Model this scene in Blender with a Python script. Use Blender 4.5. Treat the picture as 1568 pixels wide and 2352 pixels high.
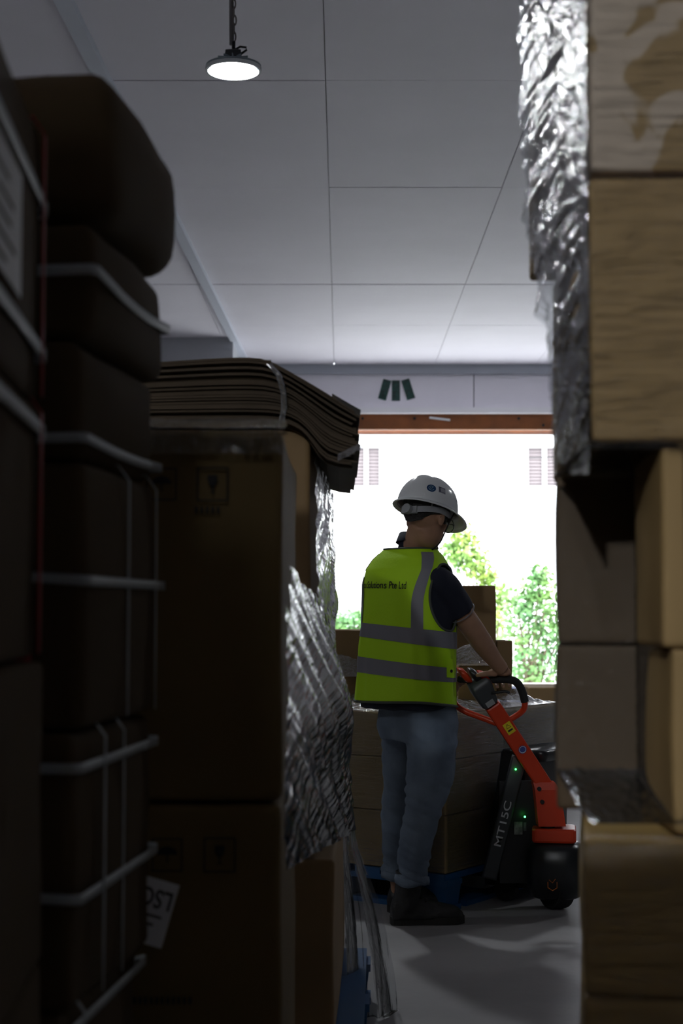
import bpy, bmesh, math, random
import numpy as np
from mathutils import Vector, Matrix, noise as mnoise

scene = bpy.context.scene
for o in list(bpy.data.objects):
    bpy.data.objects.remove(o, do_unlink=True)
COL = scene.collection

# ------------------------------------------------------------------ camera
F_PX = 3593.0                       # focal length in pixels of the 1568 x 2352 frame
TILT = math.radians(3.57)
EYE = 1.23
cam_d = bpy.data.cameras.new('camera')
cam_d.sensor_fit = 'VERTICAL'
cam_d.sensor_height = 36.0
cam_d.lens = F_PX / 2352.0 * 36.0
cam_d.clip_start = 0.05
cam_d.clip_end = 300
cam_d.dof.use_dof = True
cam_d.dof.focus_distance = 6.25
cam_d.dof.aperture_fstop = 4.6
cam = bpy.data.objects.new('camera', cam_d)
cam.location = (0, 0, EYE)
cam.rotation_euler = (math.pi / 2 + TILT, 0, 0)
COL.objects.link(cam)
scene.camera = cam

# ------------------------------------------------------------------ world: bright overcast sky
SKY = 11.0
world = bpy.data.worlds.new('overcast_sky')
scene.world = world
world.use_nodes = True
bg = world.node_tree.nodes['Background']
bg.inputs[0].default_value = (0.93, 0.97, 1.0, 1)
bg.inputs[1].default_value = SKY

# daylight enters through the open loading door: a portal there guides the sky sampling (it emits nothing itself)
pd = bpy.data.lights.new('door_portal', 'AREA')
pd.shape = 'RECTANGLE'; pd.size = 5.7; pd.size_y = 5.6
pd.cycles.is_portal = True
portal = bpy.data.objects.new('door_portal', pd)
portal.location = (2.6, 25.75, 1.6)
portal.rotation_euler = (-math.pi / 2, 0, 0)
COL.objects.link(portal)

LAMP_POWER = 320.0                  # emission strength of the high-bay lamp over the aisle
LAMP_NEAR, FILL_REAR = 110.0, 1900.0   # lamp behind the camera; unseen rear lamp added to light the tall load

vs = scene.view_settings
vs.view_transform = 'Standard'
vs.look = 'None'
vs.gamma = 1.0
vs.exposure = 0.0
vs.use_curve_mapping = False
cy = scene.cycles
cy.use_denoising = True
try:
    cy.denoiser = 'OPENIMAGEDENOISE'
except Exception:
    pass
cy.max_bounces = 7
cy.diffuse_bounces = 5
cy.glossy_bounces = 3
cy.transmission_bounces = 4
cy.transparent_max_bounces = 24
cy.sample_clamp_indirect = 6.0
cy.caustics_reflective = False
cy.caustics_refractive = False
cy.use_adaptive_sampling = True
cy.adaptive_threshold = 0.02

# ------------------------------------------------------------------ helpers
CT, ST = math.cos(TILT), math.sin(TILT)
def W(x, y, Y):
    """point of the place seen at pixel (x, y) of the photograph, at depth Y along the aisle"""
    u = (x - 784.0) / F_PX; v = (1176.0 - y) / F_PX
    s = Y / (CT - v * ST)
    return Vector((u * s, Y, EYE + (ST + v * CT) * s))
def ZG(y):
    """depth at which the floor is seen at pixel row y"""
    v = (1176.0 - y) / F_PX
    return -EYE * (CT - v * ST) / (ST + v * CT)

MATS = {}
def nodes_of(m):
    m.use_nodes = True
    nt = m.node_tree
    return nt, nt.nodes['Principled BSDF']
def mat(name, col, rough=0.6, metal=0.0, noise=0.0, nscale=8.0, bump=0.0, bscale=60.0, coat=0.0, spec=0.5,
        stretch=(1, 1, 1), col2=None, emit=0.0, alpha=1.0):
    if name in MATS: return MATS[name]
    m = bpy.data.materials.new(name)
    nt, b = nodes_of(m)
    b.inputs['Base Color'].default_value = (*col, 1)
    b.inputs['Roughness'].default_value = rough
    b.inputs['Metallic'].default_value = metal
    b.inputs['Specular IOR Level'].default_value = spec
    if coat:
        b.inputs['Coat Weight'].default_value = coat
        b.inputs['Coat Roughness'].default_value = 0.08
    N = nt.nodes; L = nt.links
    if noise > 0 or bump > 0:
        tc = N.new('ShaderNodeTexCoord'); mp = N.new('ShaderNodeMapping')
        mp.inputs['Scale'].default_value = stretch
        L.new(tc.outputs['Object'], mp.inputs['Vector'])
    if noise > 0:
        nz = N.new('ShaderNodeTexNoise'); nz.inputs['Scale'].default_value = nscale
        nz.inputs['Detail'].default_value = 5
        L.new(mp.outputs[0], nz.inputs['Vector'])
        mx = N.new('ShaderNodeMix'); mx.data_type = 'RGBA'
        c2 = col2 if col2 else tuple(c * (1 - noise) for c in col)
        mx.inputs[6].default_value = (*col, 1); mx.inputs[7].default_value = (*c2, 1)
        rp = N.new('ShaderNodeMapRange'); rp.inputs[1].default_value = 0.35; rp.inputs[2].default_value = 0.68
        L.new(nz.outputs['Fac'], rp.inputs[0]); L.new(rp.outputs[0], mx.inputs[0])
        L.new(mx.outputs[2], b.inputs['Base Color'])
    if bump > 0:
        nb = N.new('ShaderNodeTexNoise'); nb.inputs['Scale'].default_value = bscale
        nb.inputs['Detail'].default_value = 4
        L.new(mp.outputs[0], nb.inputs['Vector'])
        bp = N.new('ShaderNodeBump'); bp.inputs['Strength'].default_value = bump
        bp.inputs['Distance'].default_value = 0.01
        L.new(nb.outputs['Fac'], bp.inputs['Height']); L.new(bp.outputs[0], b.inputs['Normal'])
    if emit:
        b.inputs['Emission Color'].default_value = (*col, 1)
        b.inputs['Emission Strength'].default_value = emit
    MATS[name] = m
    return m

def film_mat(name, scale=(30, 30, 4), base=0.10, rough=0.12, bump=0.6, tint=(0.93, 0.95, 0.97), haze=0.05, bscale=1.0, rot=0.0, ior=1.5, gloss=1.0):
    """thin clear stretch film: mostly transparent, mirror-like on its wrinkles, slightly milky"""
    if name in MATS: return MATS[name]
    m = bpy.data.materials.new(name); m.use_nodes = True
    nt = m.node_tree; N = nt.nodes; L = nt.links
    for n in list(N): N.remove(n)
    out = N.new('ShaderNodeOutputMaterial')
    tr = N.new('ShaderNodeBsdfTransparent'); tr.inputs[0].default_value = (*tint, 1)
    gl = N.new('ShaderNodeBsdfGlossy'); gl.inputs['Roughness'].default_value = rough
    gl.inputs['Color'].default_value = (gloss, gloss, gloss, 1)
    df = N.new('ShaderNodeBsdfDiffuse'); df.inputs['Color'].default_value = (0.8, 0.82, 0.85, 1)
    tc = N.new('ShaderNodeTexCoord'); mp = N.new('ShaderNodeMapping')
    mp.inputs['Scale'].default_value = scale
    mr_ = N.new('ShaderNodeMapping'); mr_.inputs['Rotation'].default_value = (0, 0, rot)
    L.new(tc.outputs['UV'], mr_.inputs[0]); L.new(mr_.outputs[0], mp.inputs[0])
    nz = N.new('ShaderNodeTexNoise'); nz.inputs['Scale'].default_value = bscale; nz.inputs['Detail'].default_value = 4
    nz.inputs['Distortion'].default_value = 0.6
    L.new(mp.outputs[0], nz.inputs['Vector'])
    bp = N.new('ShaderNodeBump'); bp.inputs['Strength'].default_value = bump; bp.inputs['Distance'].default_value = 0.02
    L.new(nz.outputs['Fac'], bp.inputs['Height'])
    fr = N.new('ShaderNodeFresnel'); fr.inputs['IOR'].default_value = ior
    for n in (gl, df, fr): L.new(bp.outputs[0], n.inputs['Normal'])
    ad = N.new('ShaderNodeMath'); ad.operation = 'ADD'; ad.use_clamp = True
    L.new(fr.outputs[0], ad.inputs[0]); ad.inputs[1].default_value = base
    m1 = N.new('ShaderNodeMixShader'); m1.inputs[0].default_value = haze
    L.new(tr.outputs[0], m1.inputs[1]); L.new(df.outputs[0], m1.inputs[2])
    m2 = N.new('ShaderNodeMixShader')
    L.new(ad.outputs[0], m2.inputs[0]); L.new(m1.outputs[0], m2.inputs[1]); L.new(gl.outputs[0], m2.inputs[2])
    L.new(m2.outputs[0], out.inputs[0])
    MATS[name] = m
    return m

class MB:
    """collects vertices and faces; build() links them as one mesh object"""
    def __init__(s): s.v = []; s.f = []; s.uv = None
    def add(s, vs, fs):
        o = len(s.v); s.v += [tuple(p) for p in vs]; s.f += [tuple(i + o for i in f) for f in fs]
        return s
    def box(s, c, d, M=None):
        x, y, z = d[0] / 2, d[1] / 2, d[2] / 2
        vs = [Vector((sx * x, sy * y, sz * z)) for sz in (-1, 1) for sy in (-1, 1) for sx in (-1, 1)]
        if M is not None: vs = [M @ p for p in vs]
        c = Vector(c)
        return s.add([p + c for p in vs], [(0, 2, 3, 1), (4, 5, 7, 6), (0, 1, 5, 4), (2, 6, 7, 3), (0, 4, 6, 2), (1, 3, 7, 5)])
    def bar(s, a, b, w, h, up=(0, 0, 1)):
        """rectangular bar from a to b; w across, h along the up side"""
        a = Vector(a); b = Vector(b); d = (b - a).normalized(); up = Vector(up)
        if abs(d.dot(up)) > 0.98: up = Vector((0, 1, 0))
        r = d.cross(up).normalized(); u = r.cross(d).normalized()
        vs = []
        for p in (a, b):
            for sr, su in ((-1, -1), (1, -1), (1, 1), (-1, 1)): vs.append(p + r * sr * w / 2 + u * su * h / 2)
        return s.add(vs, [(3, 2, 1, 0), (4, 5, 6, 7)] + [(i, (i + 1) % 4, 4 + (i + 1) % 4, 4 + i) for i in range(4)])
    def loft(s, rings, close=True, caps=True):
        o = len(s.v); n = len(rings[0])
        for r in rings: s.v += [tuple(p) for p in r]
        for i in range(len(rings) - 1):
            for j in range(n if close else n - 1):
                k = (j + 1) % n
                s.f.append((o + i * n + j, o + i * n + k, o + (i + 1) * n + k, o + (i + 1) * n + j))
        if caps and close:
            s.f.append(tuple(o + j for j in reversed(range(n))))
            s.f.append(tuple(o + (len(rings) - 1) * n + j for j in range(n)))
        return s
    def tube(s, pts, r, n=10, caps=True, flat=1.0, up=None):
        pts = [Vector(p) for p in pts]
        rr = r if isinstance(r, (list, tuple)) else [r] * len(pts)
        rings = []; ref = Vector(up) if up is not None else None
        for i, p in enumerate(pts):
            t = (pts[min(i + 1, len(pts) - 1)] - pts[max(i - 1, 0)]).normalized()
            if ref is None:
                ref = Vector((0, 0, 1)) if abs(t.z) < 0.9 else Vector((1, 0, 0))
            a = (ref - t * ref.dot(t)).normalized(); b = t.cross(a)
            if up is None: ref = a
            rings.append([p + (a * math.cos(2 * math.pi * k / n) * flat + b * math.sin(2 * math.pi * k / n)) * rr[i] for k in range(n)])
        return s.loft(rings, True, caps)
    def disc(s, c, nrm, r, h, n=24):
        c = Vector(c); nrm = Vector(nrm).normalized()
        return s.tube([c - nrm * h / 2, c + nrm * h / 2], r, n)
    def ellipsoid(s, c, r, M=None, nu=16, nv=12):
        rings = []
        for i in range(nv + 1):
            t = math.pi * (i + 0.001 * (1 if i == 0 else -1 if i == nv else 0)) / nv
            rings.append([Vector((math.sin(t) * math.cos(2 * math.pi * k / nu) * r[0],
                                  math.sin(t) * math.sin(2 * math.pi * k / nu) * r[1], -math.cos(t) * r[2])) for k in range(nu)])
        if M is not None: rings = [[M @ p for p in rg] for rg in rings]
        c = Vector(c)
        return s.loft([[p + c for p in rg] for rg in rings])
    def grid(s, fn, nu, nv, closed_u=False):
        o = len(s.v)
        for j in range(nv + 1):
            for i in range(nu + (0 if closed_u else 1)):
                s.v.append(tuple(fn(i / nu, j / nv)))
        w = nu if closed_u else nu + 1
        for j in range(nv):
            for i in range(nu):
                k = (i + 1) % w
                s.f.append((o + j * w + i, o + j * w + k, o + (j + 1) * w + k, o + (j + 1) * w + i))
        if not closed_u: s.uv = (nu, nv)
        return s
    def build(s, name, m, parent=None, smooth=False, loc=None):
        me = bpy.data.meshes.new(name)
        me.from_pydata(s.v, [], s.f); me.update()
        if s.uv:
            nu, nv = s.uv
            uvl = me.uv_layers.new(name='uv')
            for lp in me.loops:
                k = lp.vertex_index
                uvl.data[lp.index].uv = ((k % (nu + 1)) / nu, (k // (nu + 1)) / nv)
        if smooth: me.polygons.foreach_set('use_smooth', [True] * len(me.polygons))
        me.materials.append(m)
        ob = bpy.data.objects.new(name, me)
        COL.objects.link(ob)
        if parent is not None: ob.parent = parent
        if loc is not None: ob.location = loc
        return ob

def tag(o, label=None, cat=None, group=None, kind=None):
    if label: o['label'] = label
    if cat: o['category'] = cat
    if group: o['group'] = group
    if kind: o['kind'] = kind
    return o
def empty(name, loc=(0, 0, 0), rz=0.0):
    o = bpy.data.objects.new(name, None)
    o.empty_display_size = 0.1
    o.location = loc; o.rotation_euler = (0, 0, rz)
    COL.objects.link(o)
    return o
def smoothed(ob, angle=None):
    ob.data.polygons.foreach_set('use_smooth', [True] * len(ob.data.polygons))
    return ob
def evaluated(ob):
    dg = bpy.context.evaluated_depsgraph_get()
    me = bpy.data.meshes.new_from_object(ob.evaluated_get(dg))
    ob.modifiers.clear()
    ob.data = me
    return ob
def text_mesh(body, size=1.0, extrude=0.0, align='CENTER', bold=0.0):
    c = bpy.data.curves.new('txt', 'FONT'); c.body = body; c.size = size
    c.align_x = align; c.align_y = 'CENTER'; c.offset = bold
    c.extrude = extrude
    t = bpy.data.objects.new('txt', c); COL.objects.link(t)
    dg = bpy.context.evaluated_depsgraph_get()
    me = bpy.data.meshes.new_from_object(t.evaluated_get(dg))
    vs = [v.co.copy() for v in me.vertices]; fs = [tuple(p.vertices) for p in me.polygons]
    bpy.data.objects.remove(t); bpy.data.curves.remove(c); bpy.data.meshes.remove(me)
    return vs, fs
def lerp(a, b, t): return a + (b - a) * t
def interp(x, xs, ys): return float(np.interp(x, xs, ys))
def nz3(x, y, z): return mnoise.noise(Vector((x, y, z)))

# ------------------------------------------------------------------ materials
M_ceil = mat('ceiling_paint', (0.78, 0.765, 0.83), 0.7, noise=0.06, nscale=0.8, bump=0.05, bscale=3)
M_wall = mat('wall_paint', (0.86, 0.84, 0.90), 0.75, noise=0.05, nscale=1.2)
M_trimw = mat('white_trim', (0.85, 0.85, 0.88), 0.5)
M_jointc = mat('joint_grey', (0.46, 0.46, 0.48), 0.9)
M_joint = mat('joint_dark', (0.12, 0.13, 0.14), 0.9)
M_brown = mat('brown_shutter_box', (0.25, 0.072, 0.012), 0.55, noise=0.35, nscale=3)
M_conduit = mat('conduit_grey', (0.62, 0.66, 0.74), 0.5)
M_green = mat('green_sticker', (0.0, 0.06, 0.045), 0.5, noise=0.85, nscale=16)
M_floor = mat('concrete_floor', (0.38, 0.37, 0.375), 0.55, noise=0.35, nscale=1.3, bump=0.15, bscale=25)
M_card = mat('cardboard', (0.40, 0.26, 0.105), 0.68, noise=0.14, nscale=2.5, bump=0.05, bscale=90)
M_card_dk = mat('cardboard_brown', (0.27, 0.17, 0.075), 0.72, noise=0.2, nscale=3, bump=0.05, bscale=90)
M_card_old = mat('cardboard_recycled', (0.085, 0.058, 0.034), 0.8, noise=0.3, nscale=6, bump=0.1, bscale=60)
M_tape = mat('clear_brown_tape', (0.42, 0.30, 0.14), 0.18, spec=0.6)
M_redtape = mat('red_tape', (0.30, 0.004, 0.008), 0.35)
M_strap = mat('white_strap', (0.34, 0.37, 0.39), 0.45)
M_paper = mat('paper_label', (0.72, 0.74, 0.77), 0.6)
M_ink = mat('black_ink', (0.012, 0.012, 0.014), 0.7)
M_blue = mat('blue_plastic', (0.008, 0.085, 0.24), 0.45)
M_black = mat('black_plastic', (0.012, 0.013, 0.015), 0.38)
M_rubber = mat('black_rubber', (0.015, 0.015, 0.015), 0.75)
M_dkgrey = mat('dark_grey_plastic', (0.045, 0.05, 0.055), 0.42)
M_orange = mat('orange_red_paint', (0.62, 0.045, 0.008), 0.38)
M_steel = mat('steel', (0.5, 0.5, 0.52), 0.35, metal=1.0)
M_yellow = mat('yellow_sticker', (0.75, 0.62, 0.02), 0.5)
# ================================================================== the building
CEIL = 5.22; WALLY = 25.4; XL, XR, YB = -9.0, 8.0, -9.0
M_wallin = mat('wall_paint_inner', (0.20, 0.20, 0.21), 0.8, noise=0.1, nscale=1.0)
def struct(name, mb, m, parent=None, smooth=False):
    o = mb.build(name, m, parent, smooth)
    if parent is None: o['kind'] = 'structure'
    return o
struct('floor', MB().box(((XL + XR) / 2, (YB + WALLY + 0.5) / 2, -0.1), (XR - XL, WALLY + 0.5 - YB, 0.2)), M_floor)
ceil = struct('ceiling', MB().box(((XL + XR) / 2, (YB + WALLY) / 2, CEIL + 0.14), (XR - XL, WALLY - YB, 0.2)), M_jointc)
xs = [-9.0] + [-0.12 + 1.64 * k for k in range(-5, 5)] + [8.0]
ys = [-9.0, -6.4, -3.4, -0.4, 2.6, 5.6, 8.6, 11.6, 14.6, 17.75, 19.05, 21.8, WALLY]
prand = random.Random(5)
for j in range(len(ys) - 1):
    g = 0.010 if j != 9 else 0.010
    for i in range(len(xs) - 1):
        y0, y1 = ys[j] + 0.004, ys[j + 1] - 0.004
        if ys[j + 1] == 19.05: y1 -= 0.035
        dz = prand.uniform(0, 0.004)
        MB().box(((xs[i] + xs[i + 1]) / 2, (y0 + y1) / 2, CEIL + 0.02 + dz), (xs[i + 1] - xs[i] - 0.007, y1 - y0, 0.04)).build('ceiling_panel', M_ceil, ceil)
MB().box(((XL + XR) / 2, 19.05 - 0.02, CEIL + 0.032), (XR - XL, 0.03, 0.01)).build('ceiling_joint', M_joint, ceil)
struct('wall_left', MB().box((XL - 0.1, (YB + WALLY) / 2, CEIL / 2), (0.2, WALLY - YB, CEIL + 0.2)), M_wallin)
struct('wall_right', MB().box((XR + 0.1, (YB + WALLY) / 2, CEIL / 2), (0.2, WALLY - YB, CEIL + 0.2)), M_wallin)
struct('wall_back', MB().box(((XL + XR) / 2, YB - 0.1, CEIL / 2), (XR - XL, 0.2, CEIL + 0.2)), M_wallin)
# far wall: left pier, right pier, band above the loading door
DX0 = W(748, 1200, WALLY).x; DX1 = 5.4
zt = W(1000, 942, WALLY).z
fw = empty('wall_far'); fw['kind'] = 'structure'
MB().box(((XL + DX0) / 2, WALLY + 0.15, CEIL / 2), (DX0 - XL, 0.3, CEIL)).build('wall_pier', M_wall, fw)
MB().box(((XR + DX1) / 2, WALLY + 0.15, CEIL / 2), (XR - DX1, 0.3, CEIL)).build('wall_pier', M_wall, fw)
sx = W(1088, 900, WALLY).x
MB().box(((DX0 + sx - 0.008) / 2, WALLY + 0.15, (zt + CEIL) / 2), (sx - 0.008 - DX0, 0.3, CEIL - zt)).build('wall_panel', M_wall, fw)
MB().box(((DX1 + sx + 0.008) / 2, WALLY + 0.15, (zt + CEIL) / 2), (DX1 - sx - 0.008, 0.3, CEIL - zt)).build('wall_panel', M_wall, fw)
MB().box((sx, WALLY + 0.2, (zt + CEIL) / 2), (0.05, 0.1, CEIL - zt)).build('joint_backing', M_joint, fw)
# shallow downstand under the ceiling at the far wall, and the bright lip over the door
zb0 = W(1000, 860, WALLY).z
struct('trim_1', MB().box(((XL + XR) / 2, WALLY - 0.05, (zb0 + CEIL) / 2), (XR - XL, 0.1, CEIL - zb0)), mat('downstand_grey', (0.42, 0.45, 0.50), 0.8))
zl0 = W(1000, 951, WALLY).z; zl1 = W(1000, 938, WALLY).z
struct('trim_2', MB().box(((DX0 + DX1) / 2 - 0.5, WALLY - 0.06, (zl0 + zl1) / 2), (DX1 - DX0 + 1.4, 0.16, zl1 - zl0)), M_trimw)
# brown shutter box of the loading door, its bottom rail, and the door guides
door = empty('door_1', (DX0, WALLY, 0)); door['kind'] = 'structure'
zs0 = W(1000, 987, WALLY + 0.15).z
sb = MB().box(((DX1 - DX0) / 2, 0.16, (zs0 + zl0) / 2), (DX1 - DX0, 0.26, zl0 - zs0 + 0.02)).build('shutter_box', M_brown, door)
for bx_ in (0.6, 1.45, 3.15, 3.55, 5.1):
    MB().disc((bx_, 0.02, (zs0 + zl0) / 2 + (0.05 if bx_ < 3.2 else -0.06)), (0, 1, 0), 0.022, 0.02, 10).build('bolt', M_ink, sb)
MB().box((1.86, 0.022, zl0 - 0.075), (0.34, 0.012, 0.035), Matrix.Rotation(0.12, 3, 'Y')).build('paper_strip', M_paper, sb)
zr = W(1000, 998, WALLY + 0.3).z
MB().box(((DX1 - DX0) / 2, 0.36, (zr + zs0) / 2), (DX1 - DX0, 0.08, zs0 - zr)).build('bottom_rail', M_trimw, door)
for gx in (0.03, DX1 - DX0 - 0.03):
    MB().box((gx, 0.33, zs0 / 2), (0.06, 0.06, zs0)).build('door_guide', M_conduit, door)
struct('door_sill', MB().box(((DX0 + DX1) / 2, WALLY + 0.62, -0.06), (DX1 - DX0, 0.65, 0.12)), M_trimw)
bpy.data.objects['door_sill'].name = 'trim_3'
# ceiling conduit running along the aisle
a = W(149, 0, 9.97); b = W(560, 815, 24.4)
cond = MB().bar((lerp(a.x, b.x, -0.6), lerp(a.y, b.y, -0.6), CEIL - 0.03), (b.x, b.y + 0.9, CEIL - 0.03), 0.11, 0.06).build('trim_4', M_conduit)
cond['kind'] = 'structure'
# boxed duct dropping from the ceiling on the left
dq = W(535, 778, 22.8)
struct('trim_5', MB().box(((XL + dq.x) / 2, 23.4, CEIL - 0.6), (dq.x - XL, 1.2, 1.2)), mat('duct_grey', (0.50, 0.52, 0.56), 0.7))
# three dark green marker strips on the wall over the door
for (cx, cy_, rot, lab) in ((883, 895, 0.27, 'dark green marker strip over the door, leaning, its foot toward the cardboard bundle'),
                            (909, 897, 0.0, 'upright dark green marker strip in the middle of three over the door'),
                            (937, 894, -0.30, 'dark green marker strip over the door, leaning, its foot toward the wall joint')):
    p = W(cx, cy_, WALLY - 0.006)
    o = MB().box((0, 0, 0), (0.135, 0.008, 0.335), Matrix.Rotation(rot, 3, 'Y')).build('marker_strip', M_green, loc=p)
    tag(o, lab, 'sign', 'green marker strips over the loading door')

# ================================================================== lamps
def lamp_disc_mat(name, power):
    m = bpy.data.materials.new(name); m.use_nodes = True
    b_ = m.node_tree.nodes['Principled BSDF']
    b_.inputs['Base Color'].default_value = (0.9, 0.95, 1, 1)
    b_.inputs['Emission Color'].default_value = (0.93, 0.97, 1.0, 1)
    b_.inputs['Emission Strength'].default_value = power
    return m
M_alu = mat('lamp_aluminium', (0.30, 0.36, 0.40), 0.5)
M_rim = mat('lamp_rim', (0.75, 0.8, 0.82), 0.25)
def ring_mesh(r0, r1, z0, z1, n=40):
    mb = MB()
    prof = [(r0, z0), (r1, z0), (r1, z1), (r0, z1)]
    rings = [[Vector((r * math.cos(2 * math.pi * k / n), r * math.sin(2 * math.pi * k / n), z)) for k in range(n)] for r, z in prof]
    mb.loft(rings + [rings[0]], True, False)
    return mb
def high_bay(loc, label, power):
    t = empty('high_bay_lamp', loc)
    tag(t, label, 'lamp', 'high-bay ceiling lamps')
    MB().loft([[Vector((r * math.cos(2 * math.pi * k / 36), r * math.sin(2 * math.pi * k / 36), z)) for k in range(36)]
               for r, z in ((0.163, 0.006), (0.165, 0.018), (0.12, 0.034), (0.075, 0.045), (0.07, 0.05))]).build('housing', M_alu, t, True)
    ring_mesh(0.152, 0.167, -0.016, 0.006).build('rim', M_rim, t)
    MB().disc((0, 0, -0.004), (0, 0, 1), 0.132, 0.008, 40).build('light_disc', lamp_disc_mat('lamp_disc', power), t)
    fins = MB()
    for k in range(12):
        an = 2 * math.pi * k / 12
        fins.bar((0.03 * math.cos(an), 0.03 * math.sin(an), 0.055), (0.10 * math.cos(an), 0.10 * math.sin(an), 0.047), 0.005, 0.03)
    fins.build('cooling_fins', M_alu, t)
    MB().loft([[Vector((x * w, y * w * 0.8, z)) for x, y in ((-1, -1), (1, -1), (1, 1), (-1, 1))] for w, z in ((0.045, 0.045), (0.05, 0.06), (0.045, 0.105), (0.02, 0.115))]).build('driver_box', M_dkgrey, t)
    MB().tube([(0, 0, 0.11), (0.0, 0, 0.14), (0.0, 0, 0.165)], 0.011, 8).build('hook', M_black, t)
    MB().tube([(0.005, 0, 0.115), (0.04, 0, 0.135), (0.075, 0, 0.13), (0.078, 0, 0.115), (0.055, 0, 0.098), (0.045, 0, 0.09)], 0.007, 8).build('power_lead', M_black, t, True)
    L = CEIL - loc[2]
    ch = MB()
    nl = int((L - 0.16) / 0.05)
    for k in range(nl):
        z = 0.17 + 0.05 * k
        pts = [(0.013 * math.cos(q), 0, z + 0.025 + 0.033 * math.sin(q)) for q in np.linspace(0, 2 * math.pi, 11)]
        if k % 2: pts = [(0, p[0], p[2]) for p in pts]
        ch.tube([tuple(np.array(p) + np.array((0.003 * math.sin(k), 0, 0))) for p in pts], 0.0045, 6, False)
    ch.build('chain', mat('chain_grey', (0.22, 0.2, 0.2), 0.6), t, True)
    MB().tube([(-0.012, 0.012, 0.15), (-0.014, 0.012, L * 0.5), (-0.012, 0.012, L)], 0.014, 8).build('cable', mat('cable_grey', (0.2, 0.19, 0.2), 0.7), t, True)
    return t
lp = W(536, 158, 9.15)
high_bay(lp, 'glowing round high-bay lamp hanging by its chain above the far cartons', LAMP_POWER)
high_bay((-0.6, -1.5, 4.6), 'round high-bay lamp hanging behind the place of the photographer', LAMP_NEAR)
high_bay((-1.4, -4.6, 4.6), 'added unseen strong fill lamp hanging toward the back wall', FILL_REAR)  # unseen lamp added to brighten the fronts of the tall wrapped load
high_bay((5.2, 10.5, 4.6), 'added unseen fill lamp hanging over the floor beyond the tall wrapped load', LAMP_POWER)  # unseen lamp added for glints on the film of the truck load
high_bay((-5.0, 4.2, 4.6), 'added unseen fill lamp hanging over the floor beyond the strapped stacks', LAMP_POWER * 0.55)  # unseen lamp added to brighten the worker-facing side of the truck load

# ================================================================== outdoors
GZ = -1.25
M_ground = mat('yard_concrete', (0.58, 0.58, 0.57), 0.9, noise=0.15, nscale=0.5)
g = MB().box((0, 75, GZ - 0.1), (160, 98, 0.2)).build('ground_yard', M_ground); g['kind'] = 'structure'
FY = 45.0
M_fac = mat('white_facade', (0.86, 0.87, 0.88), 0.85)
M_louv = mat('brown_louvre', (0.135, 0.115, 0.12), 0.7)
M_winglass = mat('window_pale_glass', (0.30, 0.30, 0.33), 0.3)
M_frame = mat('window_frame_white', (0.75, 0.76, 0.78), 0.6)
bld = empty('white_building', (0, FY, GZ))
tag(bld, 'bright white building across the yard seen through the loading door', 'building')
# facade with real openings: built of strips around the window bays
zW0 = W(900, 1119, FY).z - GZ; zW1 = W(900, 1024, FY).z - GZ
bays = [(W(700, 1070, FY).x, W(876, 1070, FY).x), (W(1209, 1070, FY).x, W(1282, 1070, FY).x + 1.2), (8.5, 10.7)]
x0, x1, H = -14.0, 22.0, 13.0
MB().box(((x0 + x1) / 2, 0.25, zW0 / 2), (x1 - x0, 0.5, zW0)).build('wall', M_fac, bld)
MB().box(((x0 + x1) / 2, 0.25, (zW1 + H) / 2), (x1 - x0, 0.5, H - zW1)).build('wall', M_fac, bld)
cx = x0
for (b0, b1) in bays + [(x1, x1)]:
    MB().box(((cx + b0) / 2, 0.25, (zW0 + zW1) / 2), (b0 - cx, 0.5, zW1 - zW0)).build('wall', M_fac, bld)
    cx = b1
MB().box(((x0 + x1) / 2, 0.25, H + 0.1), (x1 - x0, 0.9, 0.2)).build('roof', M_fac, bld)
for bi, (b0, b1) in enumerate(bays):
    nw = {0: 5, 1: 4, 2: 5}[bi]
    fr = MB()
    for k in range(nw + 1):
        xk = lerp(b0, b1, k / nw)
        fr.box((xk, 0.12, (zW0 + zW1) / 2), (0.11, 0.1, zW1 - zW0))
    fr.box(((b0 + b1) / 2, 0.12, zW0), (b1 - b0, 0.1, 0.08)); fr.box(((b0 + b1) / 2, 0.12, zW1), (b1 - b0, 0.1, 0.08))
    wf = fr.build('window', M_frame, bld)
    MB().box(((b0 + b1) / 2, 0.32, (zW0 + zW1) / 2), (b1 - b0, 0.04, zW1 - zW0)).build('pane', M_winglass, wf)
    for k in range(nw):
        xa, xb = lerp(b0, b1, k / nw) + 0.055, lerp(b0, b1, (k + 1) / nw) - 0.055
        if bi == 0 and k == nw - 3: continue
        lv = MB()
        n = 12
        for q in range(n):
            z = lerp(zW0, zW1, (q + 0.5) / n)
            lv.box(((xa + xb) / 2, 0.2, z), (xb - xa, 0.05, (zW1 - zW0) / n * 0.82), Matrix.Rotation(-0.5, 3, 'X'))
        lv.build('louvre_shutter', M_louv, wf)
pa = W(1062, 1117, FY); pb = W(1192, 1036, FY)
MB().box(((pa.x + pb.x) / 2, -0.03, (pa.z + pb.z) / 2 - GZ), (pb.x - pa.x, 0.06, pb.z - pa.z)).build('wall_plate', M_fac, bld)
MB().box((-6.6, -0.2, W(800, 1404, FY).z - GZ), (14.6, 0.5, 0.26)).build('ledge', mat('ledge_grey', (0.22, 0.22, 0.25), 0.8), bld)
# overhead wire
wp = [W(700, 985, 40), W(830, 1012, 40), W(950, 1034, 40), W(1045, 1046, 40), W(1160, 1053, 40), W(1290, 1050, 40), W(1500, 1035, 40)]
tag(MB().tube(wp, 0.012, 6).build('overhead_wire', M_ink, smooth=True), 'thin dark overhead wire sagging in front of the white building', 'wire')
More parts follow.
